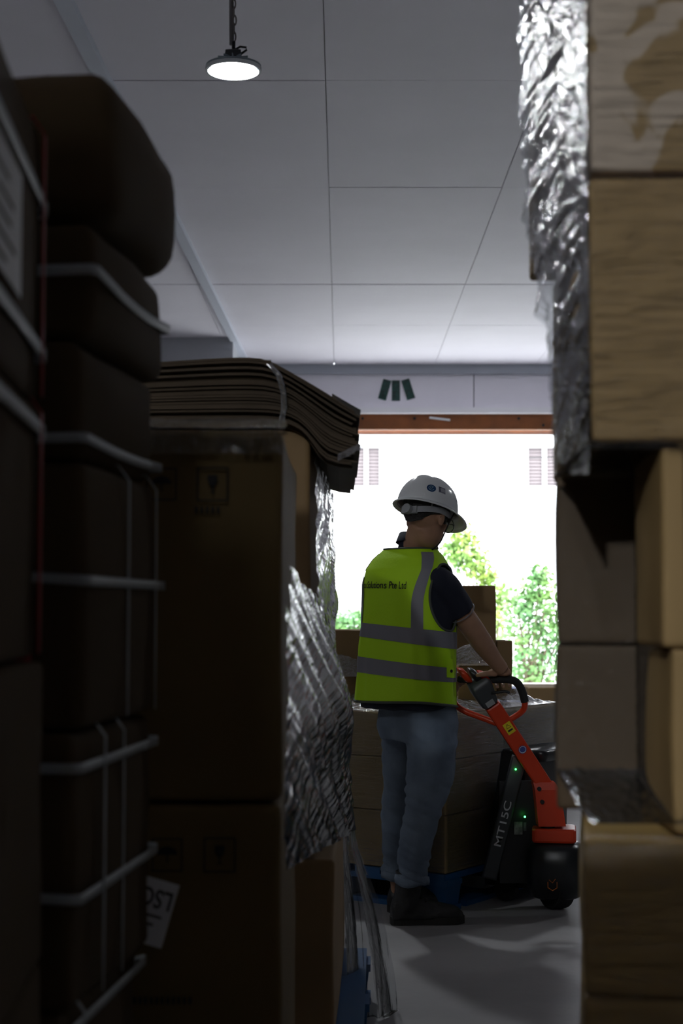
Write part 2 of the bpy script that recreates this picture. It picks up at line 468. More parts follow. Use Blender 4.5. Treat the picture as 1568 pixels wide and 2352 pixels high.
# two posts carrying the wire end outside the view of the door
for k, p in enumerate((wp[0], wp[-1])):
    tag(MB().tube([(p.x, p.y + 0.08, GZ), (p.x, p.y + 0.08, p.z + 0.2)], 0.06, 10).build('wire_post', M_conduit), ['slim grey post at the sunken end of the overhead wire', 'slim grey post at the level end of the overhead wire'][k], 'post')

# trees and shrubs: trunk, limbs and separately bent leaves gathered in clumps
M_leafs = [mat('leaf_green', (0.10, 0.24, 0.07), 0.45, noise=0.5, nscale=1.5, col2=(0.28, 0.38, 0.06)),
           mat('leaf_fresh', (0.17, 0.30, 0.07), 0.45, noise=0.5, nscale=1.5, col2=(0.09, 0.24, 0.10))]
M_bark = mat('bark', (0.16, 0.12, 0.08), 0.9)
def leafy(name, base, clumps, nleaf, lsize, seed, label, cat, mi=0, group=None):
    rnd = random.Random(seed)
    t = empty(name, base); tag(t, label, cat, group)
    fo = MB(); tk = MB()
    top = Vector((0, 0, 0))
    for (c, r) in clumps:
        c = Vector(c) - Vector(base)
        mid = Vector((c.x * 0.35, c.y * 0.35, c.z * 0.55))
        tk.tube([(0, 0, 0), mid, c], [0.045, 0.03, 0.012], 6)
        for k in range(nleaf):
            d = Vector((rnd.gauss(0, 1), rnd.gauss(0, 1), rnd.gauss(0, 1))).normalized() * r * (rnd.random() ** 0.45)
            p = c + Vector((d.x, d.y * 0.8, d.z))
            ax = Vector((rnd.gauss(0, 1), rnd.gauss(0, 1), rnd.gauss(-0.3, 0.6))).normalized()
            sd = ax.cross(Vector((rnd.gauss(0, 1), rnd.gauss(0, 1), rnd.gauss(0, 1)))).normalized()
            nn = ax.cross(sd)
            l = lsize * rnd.uniform(0.6, 1.3); w = l * 0.33
            fo.add([p, p + ax * l * 0.45 + sd * w + nn * l * 0.06, p + ax * l - nn * l * 0.1, p + ax * l * 0.45 - sd * w + nn * l * 0.06],
                   [(0, 1, 2), (0, 2, 3)])
    f = fo.build('foliage', M_leafs[mi], t); f['kind'] = 'stuff'
    tk.build('branches', M_bark, t, True)
    return t
def clump_list(pts, Y): return [((lambda p: (p.x, p.y + dy, p.z))(W(x, y, Y)), r) for (x, y, r, dy) in pts]
rr = random.Random(3)
leafy('tree', (W(1130, 1500, 33).x, 33, GZ),
      clump_list([(1062, 1232, 0.30, 0), (1082, 1262, 0.38, .2), (1100, 1300, 0.30, 0), (1040, 1265, 0.22, .1), (1118, 1332, 0.26, 0), (1150, 1370, 0.3, 0), (1060, 1290, 0.25, -.2), (1135, 1410, .4, 0), (1120, 1460, .5, .1)], 33),
      190, 0.13, 1, 'slender young tree reaching up beside the white building, leaning crown', 'tree', 0)
leafy('shrub', (W(1215, 1600, 31).x, 31, GZ),
      clump_list([(1240, 1320, 0.22, 0), (1215, 1365, 0.34, .1), (1255, 1370, 0.36, 0), (1190, 1400, 0.36, 0), (1235, 1425, 0.45, .2), (1270, 1440, 0.4, 0),
                  (1195, 1470, 0.45, 0), (1245, 1495, 0.5, .1), (1215, 1545, 0.5, 0), (1265, 1560, 0.5, 0), (1175, 1540, .45, 0), (1300, 1500, .5, 0), (1310, 1420, .4, .1)], 31),
      200, 0.13, 2, 'dense green shrub growing just outside the loading door', 'shrub', 1)
leafy('shrub', (W(800, 1500, 34).x, 34, GZ),
      clump_list([(770, 1430, 0.36, 0), (800, 1436, 0.34, .1), (825, 1425, 0.32, 0), (850, 1440, 0.36, 0), (780, 1465, 0.4, 0), (815, 1470, .4, 0), (745, 1440, .4, 0), (880, 1460, .42, 0)], 34),
      190, 0.12, 4, 'low pale green shrub seen over the carton beside the wrapped film', 'shrub', 1)
leafy('shrub', (W(960, 1520, 35).x, 35, GZ),
      clump_list([(920, 1500, .45, 0), (960, 1490, .45, 0), (1000, 1490, .45, 0), (1045, 1480, .45, 0)], 35),
      120, 0.13, 6, 'low shrub outside hidden mostly behind the yellow vest', 'shrub', 0)
# ================================================================== cartons, pallets, straps, film
def axis_coords(L, r, n):
    c = [0, r * 0.3, r * 0.7, r * 1.3]
    return c + [lerp(r * 2.2, L - r * 2.2, k / n) for k in range(n + 1)] + [L - x for x in reversed(c)]
def carton_mesh(w, d, h, r=0.008, bulge=0.006, seed=0, dent=0.004):
    """closed box with rounded, slightly crushed edges and faces that belly out"""
    mb = MB()
    X, Y, Z = axis_coords(w, r, 5), axis_coords(d, r, 5), axis_coords(h, r, 5)
    def shape(p):
        q = Vector((min(max(p[0], r), w - r), min(max(p[1], r), d - r), min(max(p[2], r), h - r)))
        e = Vector(p) - q
        if e.length > 1e-9: q = q + e.normalized() * min(e.length, r)
        u = (q.x / w - .5) * 2; v = (q.y / d - .5) * 2; t = (q.z / h - .5) * 2
        b = bulge
        q.x += b * u * (1 - v * v) * (1 - t * t); q.y += b * v * (1 - u * u) * (1 - t * t); q.z += b * 0.4 * t * (1 - u * u) * (1 - v * v)
        s = 6.0
        n = Vector((nz3(p[0] * s + seed * 7.3, p[1] * s, p[2] * s), nz3(p[0] * s, p[1] * s + seed * 3.1 + 9, p[2] * s), nz3(p[0] * s, p[1] * s, p[2] * s + seed * 5.7 + 20)))
        n = n * dent
        if q.z < r * 2.5: n.z = 0
        q = q + n
        q.z = min(max(q.z, 0.0), h)
        return q
    def face(A, B, fn):
        mb.grid(lambda a, b: (0, 0, 0), 1, 1) if False else None
        o = len(mb.v)
        for b in B:
            for a in A: mb.v.append(tuple(shape(fn(a, b))))
        n = len(A)
        for j in range(len(B) - 1):
            for i in range(n - 1): mb.f.append((o + j * n + i, o + j * n + i + 1, o + (j + 1) * n + i + 1, o + (j + 1) * n + i))
    face(X, Z, lambda a, b: (a, 0, b)); face(list(reversed(X)), Z, lambda a, b: (a, d, b))
    face(list(reversed(Y)), Z, lambda a, b: (0, a, b)); face(Y, Z, lambda a, b: (w, a, b))
    face(X, Y, lambda a, b: (a, b, h)); face(X, list(reversed(Y)), lambda a, b: (a, b, 0))
    return mb
def weld(ob):
    bm = bmesh.new(); bm.from_mesh(ob.data)
    bmesh.ops.remove_doubles(bm, verts=bm.verts, dist=1e-5)
    bm.to_mesh(ob.data); bm.free()
    return smoothed(ob)
CN = [0]
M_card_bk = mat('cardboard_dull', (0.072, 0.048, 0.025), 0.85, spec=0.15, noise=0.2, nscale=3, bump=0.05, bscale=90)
def carton(fr, z0, w, d, h, rz, label, m=None, r=0.008, bulge=0.005, dent=0.004, tape=True, group=None):
    """fr: plan position of the front right corner; rz turns the carton about it"""
    CN[0] += 1
    ob = carton_mesh(w, d, h, r, bulge, CN[0], dent).build('carton', m or M_card)
    weld(ob)
    xa = Vector((math.cos(rz), math.sin(rz), 0))
    ob.location = Vector((fr[0], fr[1], z0)) - xa * w
    ob.rotation_euler = (0, 0, rz)
    tag(ob, label, 'carton', group)
    if tape:
        t = MB(); k = 0.0012 + bulge * 0.5
        def tp(u, v):      # strip over the top seam, folded down the front and the back
            s = v * (d + 0.14) - 0.07
            x = w / 2 + (u - .5) * 0.05
            if s < 0: return (x, -k - dent * .6, h + s - 0.004)
            if s > d: return (x, d + k + dent * .6, h - (s - d) - 0.004)
            return (x, s, h + k + dent * .5)
        t.grid(tp, 2, 20).build('tape', M_tape, ob, True)
    return ob
def hstrap(ob, w, d, z, width=0.013, off=0.006, sag=0.0, tilt=0.0, m=None):
    pts = []
    rr_ = 0.012
    def corner(cx, cy, a0):
        return [(cx + rr_ * math.cos(a0 + q), cy + rr_ * math.sin(a0 + q)) for q in np.linspace(0, math.pi / 2, 4)]
    e = off
    path = corner(w - rr_ + e, rr_ - e, -math.pi / 2) + [(w + e, d * k) for k in (.3, .5, .7)] + corner(w - rr_ + e, d - rr_ + e, 0) + [(w * k, d + e) for k in (.7, .5, .3)] \
        + corner(rr_ - e, d - rr_ + e, math.pi / 2) + [(-e, d * k) for k in (.7, .5, .3)] + corner(rr_ - e, rr_ - e, math.pi) + [(w * k, -e) for k in (.25, .5, .75)]
    mb = MB(); rings = []
    c = Vector((w / 2, d / 2))
    for (x, y) in path + [path[0]]:
        n = (Vector((x, y)) - c).normalized() * 0.0016
        zz = z + tilt * (x / w - .5) - sag * (1 - (2 * y / d - 1) ** 2) * (1 if x > w * 0.9 else 0)
        rings.append([Vector((x, y, zz - width / 2)), Vector((x + n.x, y + n.y, zz - width / 2)), Vector((x + n.x, y + n.y, zz + width / 2)), Vector((x, y, zz + width / 2))])
    return mb.loft(rings, True, False).build('packing_strap', m or M_strap, ob, True)
def vstrap(ob, w, d, h, pos, axis='x', width=0.013, off=0.007, m=None, name='packing_strap'):
    """strap lying in a vertical plane: axis 'x' crosses the front face at x = pos, axis 'y' crosses the side at y = pos"""
    e = off; L = d if axis == 'x' else w
    path = [(-e, 0.006), (-e, h * .25), (-e, h * .5), (-e, h * .75), (-e, h - .01), (.004, h + e), (L * .3, h + e), (L * .6, h + e), (L - .004, h + e), (L + e, h - .01), (L + e, h * .6), (L + e, h * .3), (L + e, 0.006)]
    rings = []
    c = Vector((L / 2, h / 2))
    for (s, z) in path:
        n = (Vector((s, z)) - c).normalized() * 0.0014
        q = []
        for (ds, dw) in ((0, -1), (1, -1), (1, 1), (0, 1)):
            a, b = s + n.x * ds, z + n.y * ds
            q.append(Vector((pos + dw * width / 2, a, b)) if axis == 'x' else Vector((a, pos + dw * width / 2, b)))
        rings.append(q)
    return MB().loft(rings, True, True).build(name, m or M_strap, ob, True)

# ------------------------------------------------------------------ blue plastic pallets
def make_pallet():
    t = empty('plastic_pallet')
    w, d, h = 1.1, 1.1, 0.15
    for k in range(7):
        MB().box((-w / 2 + 0.075 + k * (w - 0.15) / 6, 0, h - 0.0125), (0.125, d, 0.025)).build('deck_slat', M_blue, t)
    for y in (-d / 2 + 0.06, 0, d / 2 - 0.06):
        MB().box((0, y, h - 0.036), (w, 0.12, 0.022)).build('stringer', M_blue, t)
        for x in (-w / 2 + 0.075, 0, w / 2 - 0.075):
            MB().loft([[Vector((x + a * sx, y + b * sy, z)) for sx, sy in ((-1, -1), (1, -1), (1, 1), (-1, 1))] for a, b, z in ((.06, .05, .021), (.07, .058, .103))]).build('block', M_blue, t)
        MB().box((0, y, 0.0105), (w, 0.1, 0.021)).build('runner', M_blue, t)
    for x in (-w / 2 + 0.06, w / 2 - 0.06):
        MB().box((x, 0, 0.0105), (0.1, d - 0.34, 0.0205)).build('runner', M_blue, t)
    return t
def copy_tree(o, parent=None):
    c = o.copy(); COL.objects.link(c); c.parent = parent
    for ch in list(o.children): copy_tree(ch, c)
    return c
PAL = make_pallet(); pal_used = [False]
def pallet(x, y, rz, label):
    p = PAL if not pal_used[0] else copy_tree(PAL)
    pal_used[0] = True
    p.location = (x, y, 0); p.rotation_euler = (0, 0, rz)
    return tag(p, label, 'pallet', 'blue plastic pallets')
def local(fr, rz, x, y):
    """plan point at x (to the left is negative) and y (inwards) from a front right corner"""
    c, s = math.cos(rz), math.sin(rz)
    return (fr[0] + x * c - y * s, fr[1] + x * s + y * c)

# ------------------------------------------------------------------ left, nearest stack (A): side faces run along the aisle
rzA = math.radians(4.0); frA = (-0.335, 1.33)
frA2 = (-0.345, 1.36)
tiersA = [(1.482, 0.338, 'strapped carton with a large pale label on its side, topmost of its stack'),
          (1.172, 0.306, 'strapped carton directly under the one with the pale label'),
          (0.805, 0.363, 'plain brown carton jutting out below the pale-labelled strapped stack'),
          (0.462, 0.339, 'plain brown carton second from the floor under the pale-labelled carton'),
          (0.15, 0.308, 'plain brown carton on the pallet under the pale-labelled stack')]
for k, (z0, h, lab) in enumerate(tiersA):
    fr = frA if k < 2 else (-0.325, 1.345)
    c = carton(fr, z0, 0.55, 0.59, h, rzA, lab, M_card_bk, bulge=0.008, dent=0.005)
    if k < 2:
        hstrap(c, 0.55, 0.59, h * 0.72 if k == 0 else h * 0.9, off=0.010, width=0.016)
        if k == 0: hstrap(c, 0.55, 0.59, h * 0.18, off=0.010, width=0.016)
        vstrap(c, 0.55, 0.59, h, 0.555, 'y', 0.022, 0.010, M_redtape, 'red_tape')
    if k == 0:
        lb = MB().grid(lambda u, v: (0.5535 + 0.008, 0.02 + u * 0.33, 0.085 + v * 0.135), 4, 4).build('paper_label', M_paper, c)
        for q in range(5):
            MB().box((0.5535 + 0.0085, 0.08 + 0.05 * (q % 2) + 0.1, 0.10 + q * 0.022), (0.0006, 0.11 + 0.03 * (q % 3), 0.006)).build('print_line', M_ink, lb)
pallet(-0.72, 1.99, rzA, 'blue pallet under the stack topped by the pale-labelled carton')

# unseen tall load added beside the camera; it shades the stacks beyond it
rzO = 0.0
for (z0, h, lab) in ((0.15, 0.58, 'bottom carton of the added unseen shading load behind the pale-labelled stack'), (0.732, 0.58, 'second carton up in the added unseen shading load behind the pale-labelled stack'),
                     (1.314, 0.58, 'third carton up in the added unseen shading load behind the pale-labelled stack'), (1.896, 0.58, 'top carton of the added unseen shading load behind the pale-labelled stack')):
    carton((-0.28, 0.35), z0, 0.85, 0.85, h, rzO, lab, M_card_dk, r=0.03, bulge=0.008, tape=False)
pallet(-0.70, 0.72, rzO, 'blue pallet under the added unseen shading load behind the pale-labelled stack')

# unseen load added behind the camera to shade the lower wrapped cartons
for (fx, nm) in ((0.24, 'strapped'), (1.06, 'wrapped')):
    for (z0, h, tn) in ((0.15, 0.58, 'bottom'), (0.732, 0.58, 'second'), (1.314, 0.58, 'third'), (1.896, 0.56, 'top')):
        carton((fx, -1.5), z0, 0.80, 0.80, h, 0, f'{tn} carton of the added unseen shading load facing the tall {nm} stack', M_card_dk, r=0.02, bulge=0.006, tape=False)
pallet(0.25, -1.1, 0, 'blue pallet under the added unseen shading load of plain cartons')

# ------------------------------------------------------------------ left strapped stack (B): a leaning pile of small strapped cartons
rzB = math.radians(-6.0)
tiersB = [(1.735, 0.198, -0.300, 'crumpled carton with red tape on top of the leaning strapped stack', 0.045),
          (1.578, 0.152, -0.322, 'carton with a bright white strap just under the crumpled top carton', 0.022),
          (1.423, 0.150, -0.333, 'third strapped carton down in the leaning stack', 0.018),
          (1.078, 0.340, -0.327, 'tall carton with crossed white straps in the leaning stack', 0.016),
          (0.728, 0.345, -0.336, 'tall strapped carton at waist height in the leaning stack', 0.014),
          (0.425, 0.298, -0.352, 'strapped carton with a slanting white strap low in the leaning stack', 0.014),
          (0.150, 0.270, -0.352, 'bottom carton on the pallet of the leaning strapped stack', 0.012)]
for k, (z0, h, x, lab, r) in enumerate(tiersB):
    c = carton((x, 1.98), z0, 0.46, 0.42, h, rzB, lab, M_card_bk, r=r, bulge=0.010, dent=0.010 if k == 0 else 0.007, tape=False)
    if k == 0:
        vstrap(c, 0.46, 0.42, h, 0.29, 'x', 0.026, 0.009, M_redtape, 'red_tape')
    elif k == 1:
        hstrap(c, 0.46, 0.42, h * 0.55, off=0.012, width=0.014, sag=0.01)
        vstrap(c, 0.46, 0.42, h, 0.33, 'x', 0.024, 0.010, M_redtape, 'red_tape')
    elif k == 2:
        hstrap(c, 0.46, 0.42, h * 0.16, off=0.012, width=0.013, sag=0.005)
    elif k == 3:
        hstrap(c, 0.46, 0.42, h * 0.60, off=0.012, width=0.013, tilt=-0.03)
        vstrap(c, 0.46, 0.42, h, 0.19, 'y', 0.007, 0.012); vstrap(c, 0.46, 0.42, h, 0.36, 'y', 0.006, 0.012)
        vstrap(c, 0.46, 0.42, h, 0.385, 'x', 0.024, 0.010, M_redtape, 'red_tape')
    elif k == 4:
        hstrap(c, 0.46, 0.42, h * 0.88, off=0.012, width=0.013); hstrap(c, 0.46, 0.42, h * 0.44, off=0.012, width=0.013, tilt=-0.02)
        vstrap(c, 0.46, 0.42, h, 0.21, 'y', 0.007, 0.012); vstrap(c, 0.46, 0.42, h, 0.365, 'x', 0.024, 0.010, M_redtape, 'red_tape')
        vstrap(c, 0.46, 0.42, h, 0.10, 'y', 0.008, 0.014)
    elif k == 5:
        hstrap(c, 0.46, 0.42, h * 0.72, off=0.012, width=0.013, tilt=0.12); vstrap(c, 0.46, 0.42, h, 0.07, 'y', 0.008, 0.014)
    else:
        vstrap(c, 0.46, 0.42, h, 0.12, 'y', 0.009, 0.012)
# ------------------------------------------------------------------ carton stack with fragile marks (C)
rzC = 0.0; xC = W(647, 1200, 2.6).x
wC, dC = 0.56, 0.78
cC = []
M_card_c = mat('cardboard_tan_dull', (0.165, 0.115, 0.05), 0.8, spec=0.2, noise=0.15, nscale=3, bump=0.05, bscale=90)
for (z0, h, lab) in ((0.915, 0.615, 'tall carton printed with umbrella and glass marks, upper of its stack'),
                     (0.15, 0.760, 'tall dark carton with a tilted paper label, lower of its stack')):
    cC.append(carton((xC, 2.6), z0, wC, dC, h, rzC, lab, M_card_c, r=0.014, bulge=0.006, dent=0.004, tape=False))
def print_mark(c, px, py, kind, z0, size):
    """stencilled handling mark on the front face: frame and symbol as thin ink"""
    p = W(px, py, 2.6)
    x = p.x - (xC - wC); z = p.z - z0
    b = MB(); s = size / 2; t = size * 0.055; Y = -0.0085
    for (cx, cz, sx_, sz_) in ((0, s, 2 * s + t, t), (0, -s, 2 * s + t, t), (-s, 0, t, 2 * s), (s, 0, t, 2 * s)):
        b.box((x + cx, Y, z + cz * 1.08), (sx_, 0.001, sz_ * (1.08 if sz_ > t else 1)))
    if kind == 'glass':
        prof = [(-.30, .62), (.30, .62), (.33, .30), (.22, .0), (.06, -.18), (.05, -.52), (.26, -.60), (-.26, -.60), (-.05, -.52), (-.06, -.18), (-.22, .0), (-.33, .30)]
        n = len(prof)
        b.add([(x + q[0] * s * 1.05, Y - .0005, z + q[1] * s) for q in prof], [tuple(range(n))])
    else:
        prof = [(.7 * math.cos(a), .0 + .55 * math.sin(a)) for a in np.linspace(0, math.pi, 14)]
        b.add([(x + q[0] * s, Y - .0005, z + .02 * s + q[1] * s) for q in prof], [tuple(range(len(prof)))])
        b.box((x, Y, z - .25 * s), (t, 0.001, .5 * s))
    return b.build('fragile_mark' if kind == 'glass' else 'keep_dry_mark', M_ink, c)
print_mark(cC[0], 489, 1113, 'glass', 0.915, 0.050); print_mark(cC[0], 372, 1113, 'umbrella', 0.915, 0.048)
print_mark(cC[1], 505, 1962, 'glass', 0.15, 0.050); print_mark(cC[1], 385, 1962, 'umbrella', 0.15, 0.048)
# lines of small print under the marks
for (px, py, n) in ((483, 1172, 5), (380, 2295, 11)):
    up = py < 1500; z0 = 0.915 if up else 0.15
    p = W(px, py, 2.6); b = MB()
    for k in range(n):
        b.box((p.x - (xC - wC) + (k - n / 2) * 0.009, -0.0085, p.z - z0), (0.005, 0.001, 0.012))
    b.build('small_print', M_ink, cC[0] if up else cC[1])
# tilted upside-down paper label on the lower carton
p = W(330, 2085, 2.6)
ang = math.radians(180 - 16)
Ml = Matrix.Rotation(ang, 3, 'Y')
Ml = Matrix(((math.cos(ang), 0, -math.sin(ang)), (0, 1, 0), (math.sin(ang), 0, math.cos(ang))))
lc = Vector((p.x - (xC - wC), -0.011, p.z - 0.15))
lbl = MB().box(lc, (0.094, 0.0012, 0.106), Ml).build('paper_label', M_paper, cC[1])
tv, tf = text_mesh('LSC-X', 0.034, bold=0.0006)
MB().add([lc + Ml @ Vector((v.x * 0.95, -0.0012, v.y * 1.25 - 0.024)) for v in tv], tf).build('lettering', M_ink, lbl)
b = MB()
for q in range(3): b.box(lc + Ml @ Vector((0.004 * q, -0.0009, 0.006 + 0.014 * q)), (0.066 - 0.012 * q, 0.0006, 0.004), Ml)
b.build('small_print', M_ink, lbl)
pallet(-0.70, 3.17, 0.0, 'blue pallet under the carton stack with fragile marks')

# ------------------------------------------------------------------ second wrapped load (D) with flattened boards on top
rzD = math.radians(-1.4)
xD = W(712, 1100, 3.9).x; zD = W(712, 984, 3.9).z
for (fx, z0, h, lab) in ((xD, 1.09, zD - 1.09, 'film-wrapped brown carton carrying the bundle of flattened boards'),
                         (xD + 0.015, 0.62, 0.465, 'wrapped carton in the middle of the load under the boards'),
                         (xD + 0.06, 0.15, 0.465, 'lowest carton on the pallet of the load under the boards')):
    carton((fx, 3.9), z0, 0.85, 1.2, h, rzD, lab, M_card_dk, r=0.012, bulge=0.006, tape=False)
pallet(-0.47, 4.54, rzD, 'blue pallet under the load that carries flattened boards')

# flattened cardboard sheets, drooping over the edge
top = [(150, 850), (330, 839), (480, 828), (585, 823), (620, 832), (655, 851), (720, 888), (775, 922), (822, 952)]
bot = [(150, 978), (330, 978), (480, 978), (590, 978), (650, 979), (694, 992), (722, 1030), (741, 1072), (818, 1078)]
bund = empty('board_bundle', W(560, 980, 3.98))
tag(bund, 'thick bundle of flattened brown cartons drooping off the wrapped load', 'cardboard')
NS = 22; rb = random.Random(8)
o0 = bund.location
for i in range(NS):
    tA, tB = i / NS, (i + 0.80) / NS
    ext = rb.uniform(-14, 9); y0 = 3.86 + rb.uniform(-0.02, 0.03); y1 = 4.75 + rb.uniform(-0.03, 0.03)
    wob = rb.uniform(-2, 2)
    def prof(t):
        q = []
        for k in range(len(top)):
            x = lerp(bot[k][0], top[k][0], t); y = lerp(bot[k][1], top[k][1], t)
            if k == len(top) - 1:
                x0_, y0_ = lerp(bot[k - 1][0], top[k - 1][0], t), lerp(bot[k - 1][1], top[k - 1][1], t)
                L = math.hypot(x - x0_, y - y0_); f = 1 + ext / max(L, 30)
                x, y = lerp(x0_, x, f), lerp(y0_, y, f)
            q.append(W(x, y + (wob if 0 < k < 5 else 0) * 0.4, 3.9))
        return q
    # finer, smoothed profile
    def dense(q):
        r = []
        for k in range(len(q) - 1):
            for s in (0, .5): r.append(q[k].lerp(q[k + 1], s))
        r.append(q[-1])
        for _ in range(2): r = [r[0]] + [(r[k - 1] + r[k] * 2 + r[k + 1]) / 4 for k in range(1, len(r) - 1)] + [r[-1]]
        return r
    lo, hi = dense(prof(tA)), dense(prof(tB))
    rings = [[Vector((lo[k].x, y0, lo[k].z)) - o0, Vector((lo[k].x, y1, lo[k].z)) - o0, Vector((hi[k].x, y1, hi[k].z)) - o0, Vector((hi[k].x, y0, hi[k].z)) - o0] for k in range(len(lo))]
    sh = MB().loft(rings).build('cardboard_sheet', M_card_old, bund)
# clear film band round the bundle
bp = [W(618, 836, 3.84), W(640, 862, 3.84), W(651, 900, 3.84), W(652, 940, 3.84), W(645, 974, 3.84)]
rings = []
for k, q in enumerate(bp):
    rings.append([q + Vector((-0.007, 0, 0)) - o0, q + Vector((0.007, 0, 0.002)) - o0, q + Vector((0.007, 0.003, 0.002)) - o0, q + Vector((-0.007, 0.003, 0)) - o0])
back = [Vector((q.x, 4.78, q.z)) for q in reversed(bp)]
M_clear = film_mat('clear_band', (3, 20, 1), 0.10, 0.15, 0.5, haze=0.06)
for q in [Vector((bp[-1].x, 3.845, bp[-1].z - 0.012))]: pass
MB().loft(rings, True, True).build('film_band', M_clear, bund, True)
tq = [W(616, 834, 3.86), Vector((W(616, 834, 3.86).x, 4.77, W(616, 832, 3.86).z))]
MB().bar(tq[0] + Vector((0, 0, 0.008)) - o0, tq[1] + Vector((0, 0, 0.008)) - o0, 0.014, 0.002).build('film_band', M_clear, bund)
MB().grid(lambda u, v: W(lerp(775, 832, u), lerp(1052, 1022, u) + (v - .5) * 16 + 5 * nz3(u * 6, v * 3, 1), 3.835) - o0, 14, 4).build('torn_tape', M_clear, bund, True)
MB().grid(lambda u, v: W(lerp(762, 828, u), lerp(909, 947, u) + (v - .5) * 5 - 3, 3.9) + Vector((0, v * 0.3, 0)) - o0, 10, 4).build('torn_tape', M_clear, bund, True)

# ------------------------------------------------------------------ stretch film on the left loads
def wr(u, v, s, fu, fv, amp, k=0.0):
    """creased film relief: sharp ridges running along a slant"""
    a = mnoise.noise(Vector((u * fu + k * v * fv, v * fv * 0.25 - u * fu * 0.1, s)))
    b = mnoise.noise(Vector((u * fu * 2.3 + k * v * fv * 2.0, v * fv * 0.4, s + 5)))
    return amp * (abs(a) * 1.4 - 0.3 + 0.5 * abs(b))
M_filmA = film_mat('film_creased', (26, 5, 1), 0.008, 0.10, 0.45, haze=0.004, bscale=1.2, ior=1.25, gloss=0.45, rot=-0.5)
M_filmB = film_mat('film_loose', (14, 3, 1), 0.01, 0.16, 0.25, haze=0.13, bscale=3, ior=1.25, gloss=0.3)
# sheet on the aisle side of D
def fD(u, v):
    y = 3.885 + u * 1.24
    x = xD + 0.012 + (y - 3.9) * math.tan(-rzD) + 0.012 * math.sin(u * 3)
    z = lerp(zD + 0.002, 1.02, v)
    n = wr(u, v, 3.0, 9, 14, 0.016, 0.8)
    return (x + max(n, -0.004) + 0.012 * v, y, z)
o = MB().grid(fD, 70, 60).build('stretch_film', film_mat('film_shiny', (24, 4, 1), 0.30, 0.10, 0.7, haze=0.05, bscale=2, rot=0.7), smooth=True)
tag(o, 'shiny creased film stretched over the carton below the flattened boards', 'film', 'stretch film on the loads')
OUT = [(1290, 748), (1400, 753), (1450, 757), (1500, 764), (1560, 778), (1610, 795), (1660, 806), (1760, 802), (1850, 812), (1950, 820), (2030, 834)]
def fC(u, v):
    yl = lerp(1290, 2005, v); yr = lerp(1400, 1905, v)
    a = W(651, yl, 2.72)
    b = W(interp(yr, [q[0] for q in OUT], [q[1] for q in OUT]) - 2, yr, 4.7)
    q = u ** 0.8
    p = a.lerp(b, q)
    p.x += 0.05 * math.sin(u * math.pi) * math.sin(min(1, v * 1.4) * math.pi) * 0.6
    n = wr(u, v, 11.0, 7, 8, 0.028, -0.9) * (0.4 + 0.6 * math.sin(math.pi * min(max(u, .05), .95)))
    return p + Vector((n, -n * 0.6, n * 0.2))
o = MB().grid(fC, 90, 110).build('stretch_film', M_filmA, smooth=True)
tag(o, 'bulging mass of loose creased film beside the fragile-marked carton stack', 'film', 'stretch film on the loads')
RO = [(1880, 812), (1950, 822), (2010, 845), (2080, 872), (2150, 890), (2230, 904), (2300, 912), (2420, 922)]
def fS(u, v):
    y = lerp(1890, 2418, v)
    xr = interp(y, [q[0] for q in RO], [q[1] for q in RO]); xl = lerp(770, 765, v)
    fold = 0.022 * math.sin(u * 14 + 2.0 * math.sin(v * 3)) * (0.3 + v)
    Y = lerp(4.72, 4.90, u) - 0.25 * v * 0.2 + fold
    p = W(lerp(xl, xr, u), y, Y)
    n = wr(u, v, 23.0, 10, 6, 0.012, 0.2)
    p.z = max(p.z, 0.006 + 0.01 * abs(nz3(u * 9, v * 9, 2)))
    return p + Vector((n, n, 0))
o = MB().grid(fS, 60, 70).build('stretch_film', M_filmB, smooth=True)
tag(o, 'see-through skirt of torn film trailing down to the floor', 'film', 'stretch film on the loads')
# front edge film on the fragile stack: a slack sheet over the top edge
def fCt(u, v):
    x = lerp(-0.60, xC + 0.006, u)
    z = 1.53 + 0.012; y = 2.596
    s = v * 0.16
    n = 0.004 * nz3(u * 20, v * 6, 4) + 0.003 * abs(nz3(u * 46, v * 4, 8))
    if s < 0.05: return (x, y - 0.013 + n, z - 0.05 + s - 0.004)
    return (x, y - 0.012 + (s - 0.05), z + 0.003 + n)
o = MB().grid(fCt, 80, 16).build('stretch_film', film_mat('film_tight', (30, 2, 1), 0.08, 0.12, 0.5, haze=0.02, bscale=2), smooth=True)
tag(o, 'narrow fold of glinting film over the top edge of the fragile-marked carton', 'film', 'stretch film on the loads')

# ------------------------------------------------------------------ right-hand wrapped load (R)
rzR = math.radians(-8.5)
M_cardR = M_card
# stained top carton: pale torn tape and glue patches on the print
M_stain = bpy.data.materials.new('cardboard_stained'); M_stain.use_nodes = True
nt = M_stain.node_tree; b_ = nt.nodes['Principled BSDF']; N = nt.nodes; L = nt.links
b_.inputs['Roughness'].default_value = 0.6
tc = N.new('ShaderNodeTexCoord'); n1 = N.new('ShaderNodeTexNoise'); n1.inputs['Scale'].default_value = 8.5; n1.inputs['Detail'].default_value = 3; n1.inputs['Distortion'].default_value = 1.2
L.new(tc.outputs['Object'], n1.inputs['Vector'])
sp = N.new('ShaderNodeSeparateXYZ'); L.new(tc.outputs['Object'], sp.inputs[0])
mr = N.new('ShaderNodeMapRange'); mr.inputs[1].default_value = 0.30; mr.inputs[2].default_value = 0.02; mr.inputs[3].default_value = -0.25; mr.inputs[4].default_value = 0.18
L.new(sp.outputs['X'], mr.inputs[0])
ad = N.new('ShaderNodeMath'); ad.operation = 'ADD'; L.new(n1.outputs['Fac'], ad.inputs[0]); L.new(mr.outputs[0], ad.inputs[1])
r2 = N.new('ShaderNodeMapRange'); r2.inputs[1].default_value = 0.52; r2.inputs[2].default_value = 0.55; L.new(ad.outputs[0], r2.inputs[0])
